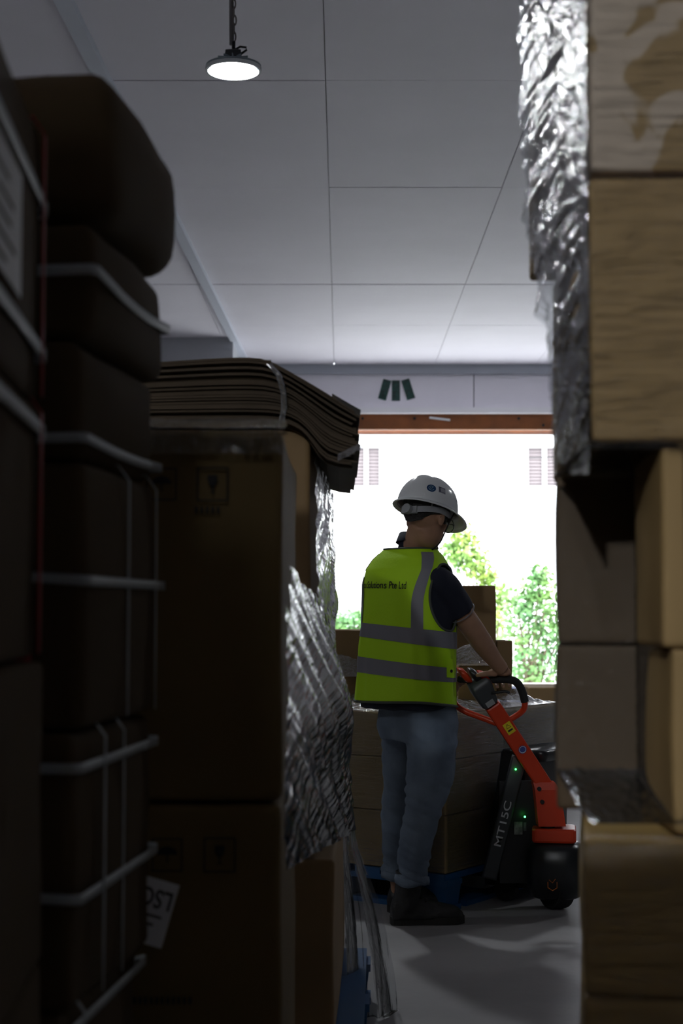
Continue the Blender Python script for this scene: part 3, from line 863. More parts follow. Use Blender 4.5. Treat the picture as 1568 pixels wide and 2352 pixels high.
mx = N.new('ShaderNodeMix'); mx.data_type = 'RGBA'; mx.inputs[6].default_value = (0.36, 0.235, 0.095, 1); mx.inputs[7].default_value = (0.58, 0.47, 0.36, 1)
L.new(r2.outputs[0], mx.inputs[0]); L.new(mx.outputs[2], b_.inputs['Base Color'])
xR = W(1357, 300, 2.05).x
zT = W(1357, 394, 2.05).z; zM = W(1400, 1012, 2.05).z; zS = W(1400, 1482, 2.3).z; zB = W(1340, 1926, 2.05).z; zB2 = W(1340, 2292, 2.05).z
carton((xR + 0.52, 2.05), zT, 0.52, 0.70, 0.58, 0, 'carton with pale torn tape stains, topmost of the wrapped load', M_stain, r=0.007, dent=0.003)
carton((xR - 0.002 + 0.52, 2.055), zM, 0.52, 0.345, zT - zM - 0.007, 0, 'wide wrapped carton directly under the stained one', M_card, r=0.007, dent=0.003, tape=False)
carton((xR + 0.54, 2.41), zM, 0.50, 0.33, zT - zM - 0.007, 0, 'carton behind the wide wrapped one under the stained carton', M_card, tape=False)
xM = W(1277, 1300, 2.31).x
M_card_rec = mat('cardboard_recess_shade', (0.12, 0.078, 0.042), 0.75, noise=0.2, nscale=3, bump=0.05, bscale=90)  # shade of the recess is put into this darker base colour
def fr_from_fl(x, y, w, rz): return (x + w * math.cos(rz), y + w * math.sin(rz))
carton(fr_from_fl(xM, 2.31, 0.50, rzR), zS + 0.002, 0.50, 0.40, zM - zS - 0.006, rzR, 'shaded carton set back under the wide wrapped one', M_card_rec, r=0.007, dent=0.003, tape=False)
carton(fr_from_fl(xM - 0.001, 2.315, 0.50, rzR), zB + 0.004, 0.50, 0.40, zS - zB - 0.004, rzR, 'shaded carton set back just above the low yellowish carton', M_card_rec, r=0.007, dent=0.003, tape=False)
xP = W(1522, 1200, 2.05).x; xP2 = W(1548, 1700, 2.05).x
carton((xP + 0.34, 2.055), zS + 0.002, 0.34, 0.195, zM - zS - 0.006, 0, 'small carton standing forward beside the shaded upper carton', M_card, r=0.007, dent=0.003, tape=False)
carton((xP2 + 0.32, 2.055), zB + 0.004, 0.32, 0.195, zS - zB - 0.004, 0, 'small carton standing forward beside the shaded lower carton', M_card, r=0.007, dent=0.003, tape=False)
xB = W(1341, 2100, 2.05).x
M_cardY = mat('cardboard_yellow', (0.46, 0.30, 0.10), 0.68, noise=0.12, nscale=2.5, bump=0.05, bscale=90)
carton(fr_from_fl(xB, 2.05, 0.56, rzR), zB2 + 0.002, 0.56, 0.66, zB - zB2 - 0.002, rzR, 'low yellowish wrapped carton under the shaded ones', M_cardY, r=0.007, dent=0.003, tape=False)
carton(fr_from_fl(xB - 0.001, 2.05, 0.56, rzR), 0.44, 0.56, 0.66, zB2 - 0.44, rzR, 'wrapped carton beneath the low yellowish one', M_cardY, r=0.007, dent=0.003, tape=False)
carton(fr_from_fl(xB, 2.05, 0.56, rzR), 0.15, 0.56, 0.66, 0.288, rzR, 'bottom carton on the pallet of the tall wrapped load', M_cardY, tape=False)
pallet(0.93, 2.52, rzR, 'blue pallet under the tall wrapped load')

M_filmR = film_mat('film_silver', (5, 26, 1), 0.14, 0.08, 0.5, gloss=0.6, haze=0.012, bscale=1.6, rot=0.25)
M_filmF = film_mat('film_front', (3, 60, 1), 0.0, 0.14, 0.3, tint=(0.98, 0.98, 0.98), haze=0.01, bscale=2)
# silvery sheet along the aisle side of the two top cartons
BK = [(0, 1207), (60, 1206), (150, 1222), (300, 1232), (420, 1238), (560, 1243), (640, 1252), (700, 1268), (740, 1284), (820, 1284), (900, 1288), (1000, 1294), (1060, 1288), (1096, 1276)]
def fR(u, v):
    y = lerp(-60, 1090, v)
    xb = interp(y, [q[0] for q in BK], [q[1] for q in BK])
    Yb = interp(y, [0, 500, 700, 760, 1090], [2.78, 2.68, 2.52, 2.42, 2.36])
    b = W(xb, y, Yb); a = W(1356, y, 2.05); a = Vector((min(a.x, xR) - 0.006, 2.043, a.z))
    b.x = min(b.x, xR - 0.012)
    p = a.lerp(b, u)
    s_ = v - 0.20 * u
    n = 0.010 * (0.25 + 0.75 * u) * abs(nz3(u * 2.0, s_ * 9, 31)) + 0.011 * (0.5 + 0.5 * u) * abs(nz3(u * 1.6 + 3, s_ * 55, 7)) * (0.4 + abs(nz3(u * 3, v * 5, 12)) * 1.6)
    p.x = min(p.x - max(n, 0.0) + 0.004, xR - 0.006)
    p.z = min(p.z, zT + 0.575)
    return p
o = MB().grid(fR, 60, 330).build('stretch_film', M_filmR, smooth=True)
tag(o, 'silvery crumpled film hanging down the aisle side of the tall wrapped load', 'film', 'stretch film on the loads')
# front sheet over the upper cartons
def fF(u, v):
    x = lerp(xR - 0.004, xR + 0.50, u); z = lerp(zM - 0.012, zT + 0.56, v)
    n = 0.002 * abs(nz3(x * 3 + z * 8, z * 60, 3)) + 0.003 * max(0, nz3(x * 9 + z * 20, z * 12 - x * 20, 9))
    return (x, 2.043 - n, z)
o = MB().grid(fF, 40, 120).build('stretch_film', M_filmF, smooth=True)
tag(o, 'clear film stretched tight across the front of the two upper cartons', 'film', 'stretch film on the loads')
# the sheet bridging from the upper cartons over the recess down to the low carton
def fG(u, v):
    t = v
    zt_ = zM - 0.004; zb_ = zB + 0.02
    z = lerp(zt_, zb_, t)
    x = lerp(xM - 0.006, xP + 0.03, u)
    pull = max(0.0, (t - 0.90) / 0.10) ** 1.5
    if t < 0.05: pull = (1 - t / 0.05) ** 1.5
    y = lerp(2.302, 2.055, pull) - 0.0
    if u > 0.82: y = lerp(y, 2.048, (u - .82) / .18)
    n = 0.006 * abs(nz3(x * 6 + z * 8, z * 22 + x * 10, 13)) + 0.003 * abs(nz3(x * 12, z * 70, 3))
    xs_ = x + 0.012 * pull * (1 - u)
    return (xs_, y - 0.012 - n, z)
M_filmG = film_mat('film_bridge', (4, 24, 1), 0.0, 0.14, 0.4, haze=0.004, bscale=3, ior=1.3, gloss=0.45)
o = MB().grid(fG, 50, 90).build('stretch_film', M_filmG, smooth=True)
tag(o, 'clear film bridging the set-back cartons of the tall wrapped load', 'film', 'stretch film on the loads')
def fH(u, v):
    x = lerp(0, 0.55, u); z = lerp(0.46, zB + 0.006, v)
    c, s = math.cos(rzR), math.sin(rzR)
    n = 0.0022 * abs(nz3(x * 2, z * 55, 5)) + 0.002 * abs(nz3(x * 9, z * 9, 6))
    return (xB - 0.003 + x * c + (0.009 + n) * s, 2.05 + x * s - (0.009 + n) * c, z)
o = MB().grid(fH, 30, 90).build('stretch_film', M_filmF, smooth=True)
tag(o, 'tight clear film round the low yellowish cartons', 'film', 'stretch film on the loads')
# ================================================================== wrapped load behind the worker (E)
rzE = math.radians(-34.8); K = (0.425, 6.47)
pE = local(K, rzE, -0.55 + 0.02, 0.53)
pallet(pE[0], pE[1], rzE, 'blue pallet being lifted by the orange pallet truck')
M_cardE = mat('cardboard_pale', (0.56, 0.40, 0.19), 0.7, noise=0.15, nscale=3, bump=0.05, bscale=90)
pos_names = [('corner', 0, 0), ('left', -0.535, 0), ('right', 0, 0.505)]
tier_names = ['bottom', 'middle', 'top']
where = {'corner': 'at the near corner of the truck load', 'left': 'beside the worker on the truck load', 'right': 'facing the truck body'}
for ti, (z0, h) in enumerate(((0.151, 0.235), (0.388, 0.222), (0.612, 0.183))):
    for nm, x, y in pos_names:
        fr = local(K, rzE, x, y)
        carton(fr, z0, 0.53, 0.50, h, rzE, f'wrapped brown carton in the {tier_names[ti]} layer {where[nm]}', M_cardE, r=0.006, bulge=0.003, dent=0.003, tape=False)
# printed lines on the upper left carton
q0 = local(K, rzE, -0.535 - 0.53, 0)
pb_ = MB(); ux = Vector((math.cos(rzE), math.sin(rzE), 0)); un = Vector((math.sin(rzE), -math.cos(rzE), 0))
top_left = [o for o in bpy.data.objects if o.get('label', '').startswith('wrapped brown carton in the top layer beside')][0]
for r_ in range(2):
    for k in range(9):
        pb_.box((0.34 + k * 0.010, -0.006, 0.146 - r_ * 0.022), (0.007, 0.001, 0.013))
pb_.build('small_print', M_ink, top_left)
# upper cartons standing on the load
zE = 0.797
def up_carton(x0, x1, ytop, Y, depth, z0, lab, m=M_card_dk, rz=0.0):
    a = W(x0, ytop, Y); b = W(x1, ytop, Y)
    return carton((b.x, Y), z0, b.x - a.x, depth, a.z - z0, rz, lab, m, r=0.006, bulge=0.003, tape=False)
up_carton(735, 872, 1447, 7.18, 0.36, zE + 0.003, 'half-hidden carton under film behind the vest of the worker')
up_carton(985, 1138, 1345, 7.42, 0.40, zE + 0.003, 'tallest upright carton standing behind the arm of the worker')
up_carton(1141, 1176, 1472, 7.46, 0.30, zE + 0.003, 'narrow film-covered carton beside the tallest upright carton')
fl = up_carton(1052, 1140, 1528, 7.10, 0.28, zE + 0.003, 'low carton under the heap of film behind the truck handle', M_card)
# film: left face, right face, top sheet, heaps
M_filmE = film_mat('film_lines', (6, 60, 1), 0.02, 0.06, 1.0, haze=0.0, bscale=2, ior=1.4)
def faceE(side):
    def fn(u, v):
        z = lerp(0.16, zE + 0.004, v)
        n = 0.004 + 0.006 * abs(nz3(u * 5, z * 75 + u * 3, 4 + side)) + 0.005 * max(0, nz3(u * 4, z * 14 + u * 6, 2 + side))
        if side == 0: p = local(K, rzE, -1.07 * (1 - u), -0.005 - n)
        else: p = local(K, rzE, 0.005 + n, 1.02 * u)
        return (p[0], p[1], z)
    return fn
for s, lab in ((0, 'tight film lines across the worker-facing side of the load on the truck'), (1, 'glinting film across the truck-facing side of the load')):
    o = MB().grid(faceE(s), 60, 200).build('stretch_film', M_filmE, smooth=True)
    tag(o, lab, 'film', 'stretch film on the loads')
M_filmT = film_mat('film_crumpled', (9, 9, 1), 0.30, 0.14, 0.7, haze=0.22, bscale=4)
def topE(u, v):
    x, y = -1.06 * (1 - u), -0.01 + 1.04 * v
    p = local(K, rzE, x, y)
    h = 0.012 + 0.055 * max(0, nz3(x * 5 + 4, y * 5, 1)) + 0.03 * abs(nz3(x * 13, y * 13, 3)) + 0.012 * abs(nz3(x * 34, y * 34, 6))
    e = min(1, min(u, 1 - u, v, 1 - v) * 9)
    return (p[0], p[1], zE + 0.004 + h * e)
o = MB().grid(topE, 90, 90).build('stretch_film', M_filmT, smooth=True)
tag(o, 'crumpled film sheet spread over the top of the load on the truck', 'film', 'stretch film on the loads')
def heap(x0, x1, ybase, prof, Y0, Y1, seed, lab):
    def fn(u, v):
        x = lerp(x0, x1, u)
        yt = interp(x, [q[0] for q in prof], [q[1] for q in prof])
        y = lerp(ybase, yt, v)
        p = W(x, y, lerp(Y0, Y1, v))
        n = 0.02 * abs(nz3(u * 7, v * 7, seed)) + 0.012 * abs(nz3(u * 19, v * 19, seed + 3))
        return p + Vector((0, -n, n * 0.4))
    o = MB().grid(fn, 60, 50).build('stretch_film', M_filmT, smooth=True)
    tag(o, lab, 'film', 'stretch film on the loads')
heap(1040, 1136, 1530, [(1040, 1500), (1060, 1485), (1082, 1478), (1100, 1500), (1120, 1522), (1136, 1527)], 7.06, 7.16, 3, 'small heap of crumpled film on the low carton behind the handle')
heap(750, 850, 1555, [(750, 1500), (790, 1506), (815, 1514), (850, 1520)], 7.08, 7.15, 9, 'wisps of film slung across the half-hidden carton')

# ------------------------------------------------------------------ goods further back by the door
far_c = carton((W(1330, 1600, 10.2).x, 10.2), 0.152, W(1330, 1600, 10.2).x - W(1213, 1600, 10.2).x, 0.5, W(1213, 1579, 10.2).z - 0.152, 0, 'brown carton standing on a separate pallet toward the loading door', M_card_dk, tape=False)
pallet(W(1270, 1600, 10.2).x, 10.7, 0.0, 'blue pallet under the separate carton toward the loading door')
p = W(1196, 1600, 10.3)
cr = empty('plastic_crate', (p.x - 0.11, 10.45, 0.151)); tag(cr, 'small blue plastic crate beside the separate carton toward the door', 'crate')
M_crate = mat('blue_crate', (0.09, 0.14, 0.42), 0.5)
ch_ = W(1196, 1581, 10.3).z - 0.151
for s in (-1, 1):
    MB().box((s * 0.105, 0, ch_ / 2), (0.012, 0.3, ch_)).build('crate_side', M_crate, cr)
    MB().box((0, s * 0.144, ch_ / 2), (0.2, 0.012, ch_)).build('crate_end', M_crate, cr)
MB().box((0, 0, 0.006), (0.2, 0.28, 0.012)).build('crate_base', M_crate, cr)
MB().box((0, 0, ch_ - 0.012), (0.236, 0.326, 0.02)).build('crate_lid', M_crate, cr)

# ================================================================== orange pallet truck
gx = Vector((-0.82, 0.57, 0)).normalized(); sxv = Vector((0.57, 0.82, 0)).normalized()   # fork direction and sideways
TW = Vector((W(1275, 2085, ZG(2085)).x, ZG(2085) - 0.01, 0))                                # drive wheel on the floor
truck = empty('pallet_truck', TW)
tag(truck, 'orange and black electric pallet truck with its handle held by the worker', 'pallet truck')
def T(p): return Vector(p) - TW
def rrect(c, ax, ay, hw, hh, r, n=5):
    """rounded rectangle ring round c in the plane of ax, ay"""
    pts = []
    for (sx_, sy_, a0) in ((1, -1, -math.pi / 2), (1, 1, 0), (-1, 1, math.pi / 2), (-1, -1, math.pi)):
        for q in np.linspace(0, math.pi / 2, n):
            pts.append(Vector(c) + ax * (sx_ * (hw - r) + r * math.cos(a0 + q)) + ay * (sy_ * (hh - r) + r * math.sin(a0 + q)))
    return pts
UP = Vector((0, 0, 1))
# wheel and its rounded cover
axl = (gx * 0.55 + sxv * -0.83).normalized()
vw = Vector((-axl.y, axl.x, 0))
MB().disc(UP * 0.105, axl, 0.104, 0.07, 28).build('drive_wheel', M_rubber, truck, False)
MB().disc(UP * 0.105, axl, 0.05, 0.076, 20).build('wheel_hub', M_steel, truck)
# cover: dome-fronted drum turned with the tiller
tocam = Vector((-TW.x, -TW.y, 0)).normalized(); rgt = Vector((-tocam.y, tocam.x, 0))
cov = MB()
rings = []
for z, hw, hd, rr_ in ((0.045, .078, .07, .05), (0.055, .10, .09, .06), (0.11, .115, .115, .07), (0.19, .118, .118, .075), (0.245, .112, .11, .075), (0.268, .098, .095, .07), (0.276, .075, .07, .06)):
    rings.append(rrect(UP * z + rgt * 0.0, rgt, tocam, hw, hd, min(rr_, hw, hd)))
cv = cov.loft(rings).build('wheel_cover', mat('glossy_black', (0.012, 0.014, 0.016), 0.30), truck, True)
# orange hexagon mark on the cover
lg = MB(); lgc = UP * 0.115 + tocam * 0.1185 + rgt * (-0.012)
hexp = [lgc + rgt * (0.021 * math.sin(a)) + UP * (0.023 * math.cos(a)) for a in [math.pi / 3 * k for k in (1, 2, 3, 4, 5)]]
lg.tube(hexp + [lgc + rgt * -0.021 * math.sin(math.pi / 3 * 1) + UP * 0.006], 0.0028, 6, flat=0.6)
lg.tube([lgc + rgt * -0.014 + UP * 0.020, lgc + rgt * 0.0 + UP * 0.008, lgc + rgt * 0.012 + UP * 0.024], 0.0028, 6, flat=0.6)
lg.build('emblem', mat('orange_print', (0.55, 0.16, 0.03), 0.5), cv)
# orange turntable bracket on the cover
bz = 0.277
MB().loft([rrect(UP * z + rgt * (-0.004), rgt, tocam, hw, hd, 0.02) for z, hw, hd in ((bz, .086, .08), (bz + .008, .09, .085), (bz + .050, .09, .085), (bz + .056, .085, .08))]).build('turntable', M_orange, truck)
MB().disc(UP * (bz + 0.066) + rgt * -0.03 + tocam * 0.03, UP, 0.03, 0.022, 20).build('pivot_cap', M_black, truck)
# tiller: bracket arm, shaft, head, loop handle
P0 = T(W(1268, 1895, 6.52)); P1 = T(W(1262, 1812, 6.52)); P2 = T(W(1138, 1632, 6.42)); P3 = T(W(1085, 1545, 6.37))
ud = (P3 - P1).normalized(); sd_ = ud.cross(Vector((0, -1, 0))).normalized(); fd = sd_.cross(ud)
til = MB()
til.loft([[P0 + Vector((dx, dy, 0)) for dx, dy in ((-.062, -.045), (.05, -.045), (.05, .045), (-.062, .045))],
          [P1 + Vector((dx, dy, 0)) for dx, dy in ((-.066, -.042), (.038, -.042), (.038, .042), (-.066, .042))],
          [P1 + Vector((-0.012, 0, 0.03)) + Vector((dx, dy, 0)) for dx, dy in ((-.06, -.035), (.03, -.035), (.03, .035), (-.06, .035))]])
tb = til.build('tiller_bracket', M_orange, truck)
for (a_, c_) in ((1245, 1842), (1238, 1812)):
    MB().disc(T(W(a_, c_, 6.468)), (0, 1, 0), 0.009, 0.008, 10).build('bolt', M_ink, tb)
sh = MB().bar(P1 + Vector((-0.012, 0, 0.0)), P2 + ud * 0.03, 0.066, 0.046, up=(0, -1, 0)).build('tiller_shaft', M_orange, truck)
bv = sh.modifiers.new('bevel', 'BEVEL'); bv.width = 0.008; bv.segments = 2
front = lambda px, py, Y: T(W(px, py, Y))
# yellow warning sticker and round badge lie on the front of the shaft
nrm = Vector((0, -1, 0)); nrm = (nrm - ud * nrm.dot(ud)).normalized(); across = ud.cross(nrm).normalized()
def on_shaft(px, py):
    p_ = front(px, py, 6.44); t_ = (p_ - P1).dot(ud); return P1 + Vector((-0.012, 0, 0)).lerp(Vector((0, 0, 0)), min(1, t_ / (P2 - P1).length)) + ud * t_
c1 = on_shaft(1157, 1675) + nrm * 0.0245
st_ = MB().add([c1 + ud * (a * .026) + across * (b * .017) for a, b in ((-1, -1), (-1, 1), (1, 1), (1, -1))], [(0, 1, 2, 3)]).build('warning_sticker', M_yellow, truck)
tri = [c1 + nrm * 0.0008 + ud * a + across * b for a, b in ((.018, 0), (.002, -.010), (.002, .010))]
MB().tube(tri + [tri[0]], 0.0012, 5).build('warning_triangle', M_ink, st_)
MB().add([c1 + nrm * 0.0008 + ud * (-.010 + a * .004) + across * (b * .011) for a, b in ((-1, -1), (-1, 1), (1, 1), (1, -1))], [(0, 1, 2, 3)]).build('small_print', M_ink, st_)
c2 = on_shaft(1189, 1732) + nrm * 0.0245
bd = MB().disc(c2, nrm, 0.017, 0.002, 24).build('round_badge', mat('badge_blue', (0.05, 0.08, 0.3), 0.4), truck)
ring = [c2 + nrm * 0.0014 + ud * 0.0135 * math.cos(a) + across * 0.0135 * math.sin(a) for a in np.linspace(0, 2 * math.pi, 21)]
MB().tube(ring, 0.0014, 5, False).build('badge_ring', M_paper, bd)
# loop handle: one red tube with black grips
def arc(pts, n=6):
    pts = [Vector(p) for p in pts]; out = []
    for i in range(len(pts) - 1):
        p0, p1, p2, p3 = pts[max(i - 1, 0)], pts[i], pts[i + 1], pts[min(i + 2, len(pts) - 1)]
        for k in range(n):
            t = k / n
            out.append(0.5 * ((2 * p1) + (p2 - p0) * t + (2 * p0 - 5 * p1 + 4 * p2 - p3) * t * t + (3 * p1 - p0 - 3 * p2 + p3) * t ** 3))
    out.append(pts[-1]); return out
JT = T(W(1142, 1662, 6.435))
rightp = [JT, T(W(1165, 1655, 6.43)), T(W(1190, 1641, 6.42)), T(W(1203, 1628, 6.41)), T(W(1205, 1612, 6.40)), T(W(1200, 1592, 6.395)), T(W(1191, 1573, 6.39)), T(W(1178, 1563, 6.385)), T(W(1155, 1560, 6.385)), T(W(1118, 1561, 6.385))]
leftp = [JT, T(W(1105, 1648, 6.45)), T(W(1070, 1635, 6.47)), T(W(1050, 1622, 6.48)), T(W(1036, 1600, 6.49)), T(W(1034, 1580, 6.485)), T(W(1042, 1566, 6.475)), T(W(1056, 1560, 6.45)), T(W(1072, 1560, 6.43))]
MB().tube(arc(rightp[:5]), 0.0125, 12).build('handle_loop', M_orange, truck, True)
MB().tube(arc(leftp[:5]), 0.0125, 12).build('handle_loop', M_orange, truck, True)
MB().tube(arc(rightp[4:]), 0.0165, 12).build('grip', M_rubber, truck, True)
MB().tube(arc(leftp[4:]), 0.0165, 12).build('grip', M_rubber, truck, True)
# control head
H0 = T(W(1122, 1612, 6.41)); H1 = T(W(1104, 1578, 6.395)); H2 = T(W(1095, 1560, 6.39)); H3 = T(W(1088, 1530, 6.38))
hr = lambda c, hw, hh: [c + across * a + nrm * b for a, b in ((-hw, -hh), (-hw * .7, hh), (hw * .7, hh), (hw, -hh))]
def hring(c, hw, hd, r): return rrect(c, across, nrm, hw, hd, r)
hd_ = MB().loft([hring(H0 - ud * 0.012, .030, .028, .008), hring(H0, .036, .034, .01), hring(H1, .046, .040, .012), hring(H2, .044, .040, .014)]).build('control_head', M_dkgrey, truck, True)
hz = Vector((0.99, 0.02, -0.10)).normalized(); hv = hz.cross(nrm).normalized()
def hring(c, hw, hd, r): return rrect(c, hz, nrm, hw, hd, r)
HB = T(W(1091, 1552, 6.39))
MB().loft([hring(HB - ud * 0.03, .016, .030, .012), hring(HB + ud * 0.0, .020, .036, .014), hring(HB + ud * 0.025, .017, .032, .012), hring(HB + ud * 0.036, .009, .02, .006)]).build('belly_switch', M_black, truck, True)
for s in (-1, 1):
    cc = T(W(1066, 1550, 6.40)) if s < 0 else T(W(1112, 1556, 6.385))
    MB().loft([hring(cc - ud * 0.034, .013, .020, .008), hring(cc - ud * 0.02, .018, .030, .012), hring(cc + ud * 0.012, .018, .032, .012), hring(cc + ud * 0.03, .013, .024, .010)]).build('thumb_switch', M_orange, truck, True)
MB().tube(arc([T(W(1128, 1592, 6.37)), T(W(1145, 1590, 6.36)), T(W(1160, 1588, 6.36)), T(W(1170, 1592, 6.36))]), [0.006] * 18 + [0.005], 8).build('release_lever', M_black, truck, True)
lcc = H0 + ud * 0.004 + nrm * 0.0365
MB().add([lcc + ud * (a * .012) + across * (b * .018) for a, b in ((-1, -1), (-1, 1), (1, 1), (1, -1))], [(0, 1, 2, 3)]).build('rating_plate', mat('plate_grey', (0.30, 0.31, 0.32), 0.5), truck)
# body between wheel and forks: battery hood, slanted side rails, top cap, forks
bc = T(W(1222, 1800, 6.86)); bc.z = 0
hood = MB().loft([rrect(bc + gx * o_ + UP * z, gx, sxv, hw, .20, .03) for z, hw, o_ in ((0.06, .10, .03), (0.30, .095, .02), (0.55, .075, -.01), (0.62, .07, -.015), (0.635, .06, -.015))]).build('battery_hood', M_black, truck, True)
A0 = T(W(1124, 2012, 6.56)); A1 = T(W(1192, 1738, 6.56))
rail = MB()
dirA = (A1 - A0).normalized(); outA = Vector((0, -1, 0)); acA = dirA.cross(outA).normalized()
rail.loft([rrect(A0 + dirA * (t * (A1 - A0).length), acA, outA, .030, .02, .008) for t in (-0.02, 0.0, 0.5, 0.97, 1.0)])
rl = rail.build('side_rail', M_dkgrey, truck, True)
tv, tf = text_mesh('MT15C', 0.052, bold=0.0005)
tc_ = T(W(1150, 1890, 6.56)); tc_ = A0 + dirA * ((tc_ - A0).dot(dirA)) + outA * 0.021
vx = dirA; vy = acA if acA.x < 0 else -acA
MB().add([tc_ + vx * v.x * 1.22 + vy * v.y * 0.8 for v in tv], tf).build('lettering', M_paper, rl)
A0b, A1b = A0 + sxv * 0.50, A1 + sxv * 0.50
MB().loft([rrect(A0b + dirA * (t * (A1 - A0).length), acA, outA, .030, .02, .008) for t in (0.0, 0.5, 1.0)]).build('side_rail', M_dkgrey, truck, True)
cp = T(W(1236, 1732, 6.80))
MB().loft([rrect(cp + sxv * 0.08 + UP * z, gx, sxv, hw, .21, .035) for z, hw in ((-.020, .09), (.012, .10), (.024, .095), (.028, .08))]).build('top_cap', mat('glossy_black', (0, 0, 0)), truck, True)
dp = T(W(1258, 1735, 6.5)) 
for (px, py, r_) in ((1184, 1767, 0.004), (1205, 1876, 0.0045)):
    MB().ellipsoid(T(W(px, py, 6.53)), (r_, r_, r_), None, 10, 8).build('green_indicator', mat('green_led', (0.05, 1.0, 0.12), 0.4, emit=9.0), truck, True)
pl = T(W(1190, 1902, 6.55))
MB().box(pl, (0.034, 0.002, 0.052)).build('warning_decal', mat('decal_grey', (0.30, 0.29, 0.29), 0.6, noise=0.8, nscale=40), truck)
MB().box(pl + Vector((0.027, 0, 0.006)), (0.012, 0.002, 0.034)).build('warning_decal', mat('decal_dark', (0.10, 0.10, 0.11), 0.6), truck)
MB().box(pl + Vector((0.01, 0.04, -0.02)), (0.17, 0.03, 0.42)).build('side_panel', M_black, truck)
for s in (-0.17, 0.17):
    f0 = bc + gx * 0.10 + sxv * (s + 0.0) + UP * 0.075; 
    MB().bar(f0, f0 + gx * 1.12, 0.15, 0.05).build('fork', M_dkgrey, truck)
    MB().disc(f0 + gx * 1.02 - UP * 0.035, sxv, 0.038, 0.07, 16).build('load_wheel', M_rubber, truck)
for s in (-0.2, 0.3):
    MB().disc(bc + sxv * s + gx * 0.02 + UP * 0.05, sxv, 0.05, 0.035, 18).build('castor_wheel', M_rubber, truck)
# ================================================================== the worker
from mathutils.bvhtree import BVHTree
PR = Vector((0.27, 6.3, 0.0))
person = empty('person', PR)
tag(person, 'person in a white hard hat and yellow hi-vis vest gripping the truck handle', 'person')
def L_(p): return Vector(p) - PR
def WP(x, y, Y): return L_(W(x, y, Y))
M_skin = mat('skin', (0.42, 0.235, 0.15), 0.5, noise=0.10, nscale=30, spec=0.4)
M_hair = mat('hair', (0.010, 0.009, 0.009), 0.55, bump=0.5, bscale=160)
M_polo = mat('navy_polo', (0.010, 0.013, 0.028), 0.85, bump=0.15, bscale=200)
M_jeans = mat('denim', (0.17, 0.22, 0.29), 0.85, noise=0.45, nscale=7, bump=0.2, bscale=180, col2=(0.10, 0.135, 0.19))
M_vest = mat('hi_vis_yellow', (0.46, 0.80, 0.005), 0.7, bump=0.12, bscale=120)
M_refl = mat('reflective_grey', (0.20, 0.20, 0.235), 0.5, bump=0.05, bscale=200)
M_bind = mat('vest_binding', (0.07, 0.08, 0.07), 0.8)
M_boot = mat('boot_leather', (0.016, 0.016, 0.017), 0.45, bump=0.25, bscale=60)
M_sole = mat('boot_sole', (0.022, 0.021, 0.020), 0.75)
M_hat = mat('hard_hat_white', (0.74, 0.76, 0.78), 0.22, coat=0.3)
M_hat_in = mat('hat_harness', (0.30, 0.31, 0.33), 0.5)

def remesh(ob, vox, smooth_it=3, fac=0.5):
    m = ob.modifiers.new('r', 'REMESH'); m.mode = 'VOXEL'; m.voxel_size = vox; m.use_smooth_shade = True
    s = ob.modifiers.new('s', 'SMOOTH'); s.factor = fac; s.iterations = smooth_it
    evaluated(ob)
    return smoothed(ob)
def displace(ob, fn):
    me = ob.data
    nr = [v.normal.copy() for v in me.vertices]
    for v, n in zip(me.vertices, nr): v.co = v.co + n * fn(v.co)
    me.update()
    return ob

PH = math.radians(45)
Fv = Vector((math.cos(PH), math.sin(PH), 0)); Rv = Vector((math.sin(PH), -math.cos(PH), 0))
TZ = [0.80, 0.86, 1.00, 1.15, 1.25, 1.33, 1.39, 1.43, 1.465, 1.49, 1.515]
TA = [.212, .215, .207, .200, .198, .198, .188, .160, .120, .090, .072]
TB = [.163, .165, .155, .148, .145, .136, .120, .102, .086, .076, .068]
TX = [.252, .2535, .258, .262, .263, .262, .263, .266, .273, .282, .290]
TY = [6.20, 6.20, 6.20, 6.20, 6.20, 6.20, 6.205, 6.21, 6.22, 6.225, 6.23]
def torso(al, z, off=0.0, fold=1.0, tilt=True):
    """point on the vest surface: al = 0 is the middle of the back, positive towards the right arm"""
    a = interp(z, TZ, TA) + off; b = interp(z, TZ, TB) + off
    ca, sa = math.cos(al), math.sin(al)
    e = 0.86
    ca = math.copysign(abs(ca) ** e, ca); sa = math.copysign(abs(sa) ** e, sa)
    low = min(1, max(0, (1.36 - z) / 0.3))
    f = fold * low * (0.010 * nz3(al * 2.2, z * 3.0, 2.0) + 0.005 * nz3(al * 5.0 + z * 3, z * 7.0, 7.0)
        + 0.012 * math.exp(-((al + 0.50 + (1.2 - z) * 0.35) / 0.10) ** 2) * min(1, max(0, (1.30 - z) / 0.25)))
    p = Vector((interp(z, TZ, TX), interp(z, TZ, TY), z)) + (-Fv * ca * (b + f) + Rv * sa * (a + f))
    if tilt:
        k = interp(z, [0.80, 0.87, 1.0, 1.1, 1.25, 1.38], [0.05, 0.05, .11, 0.13, 0.06, 0.0])
        p.z -= k * (p.x - interp(z, TZ, TX))
        if z < 0.95: p.z += (0.95 - z) / 0.09 * (0.010 * math.sin(al * 2.0 - 0.3) - 0.004)
    return L_(p)

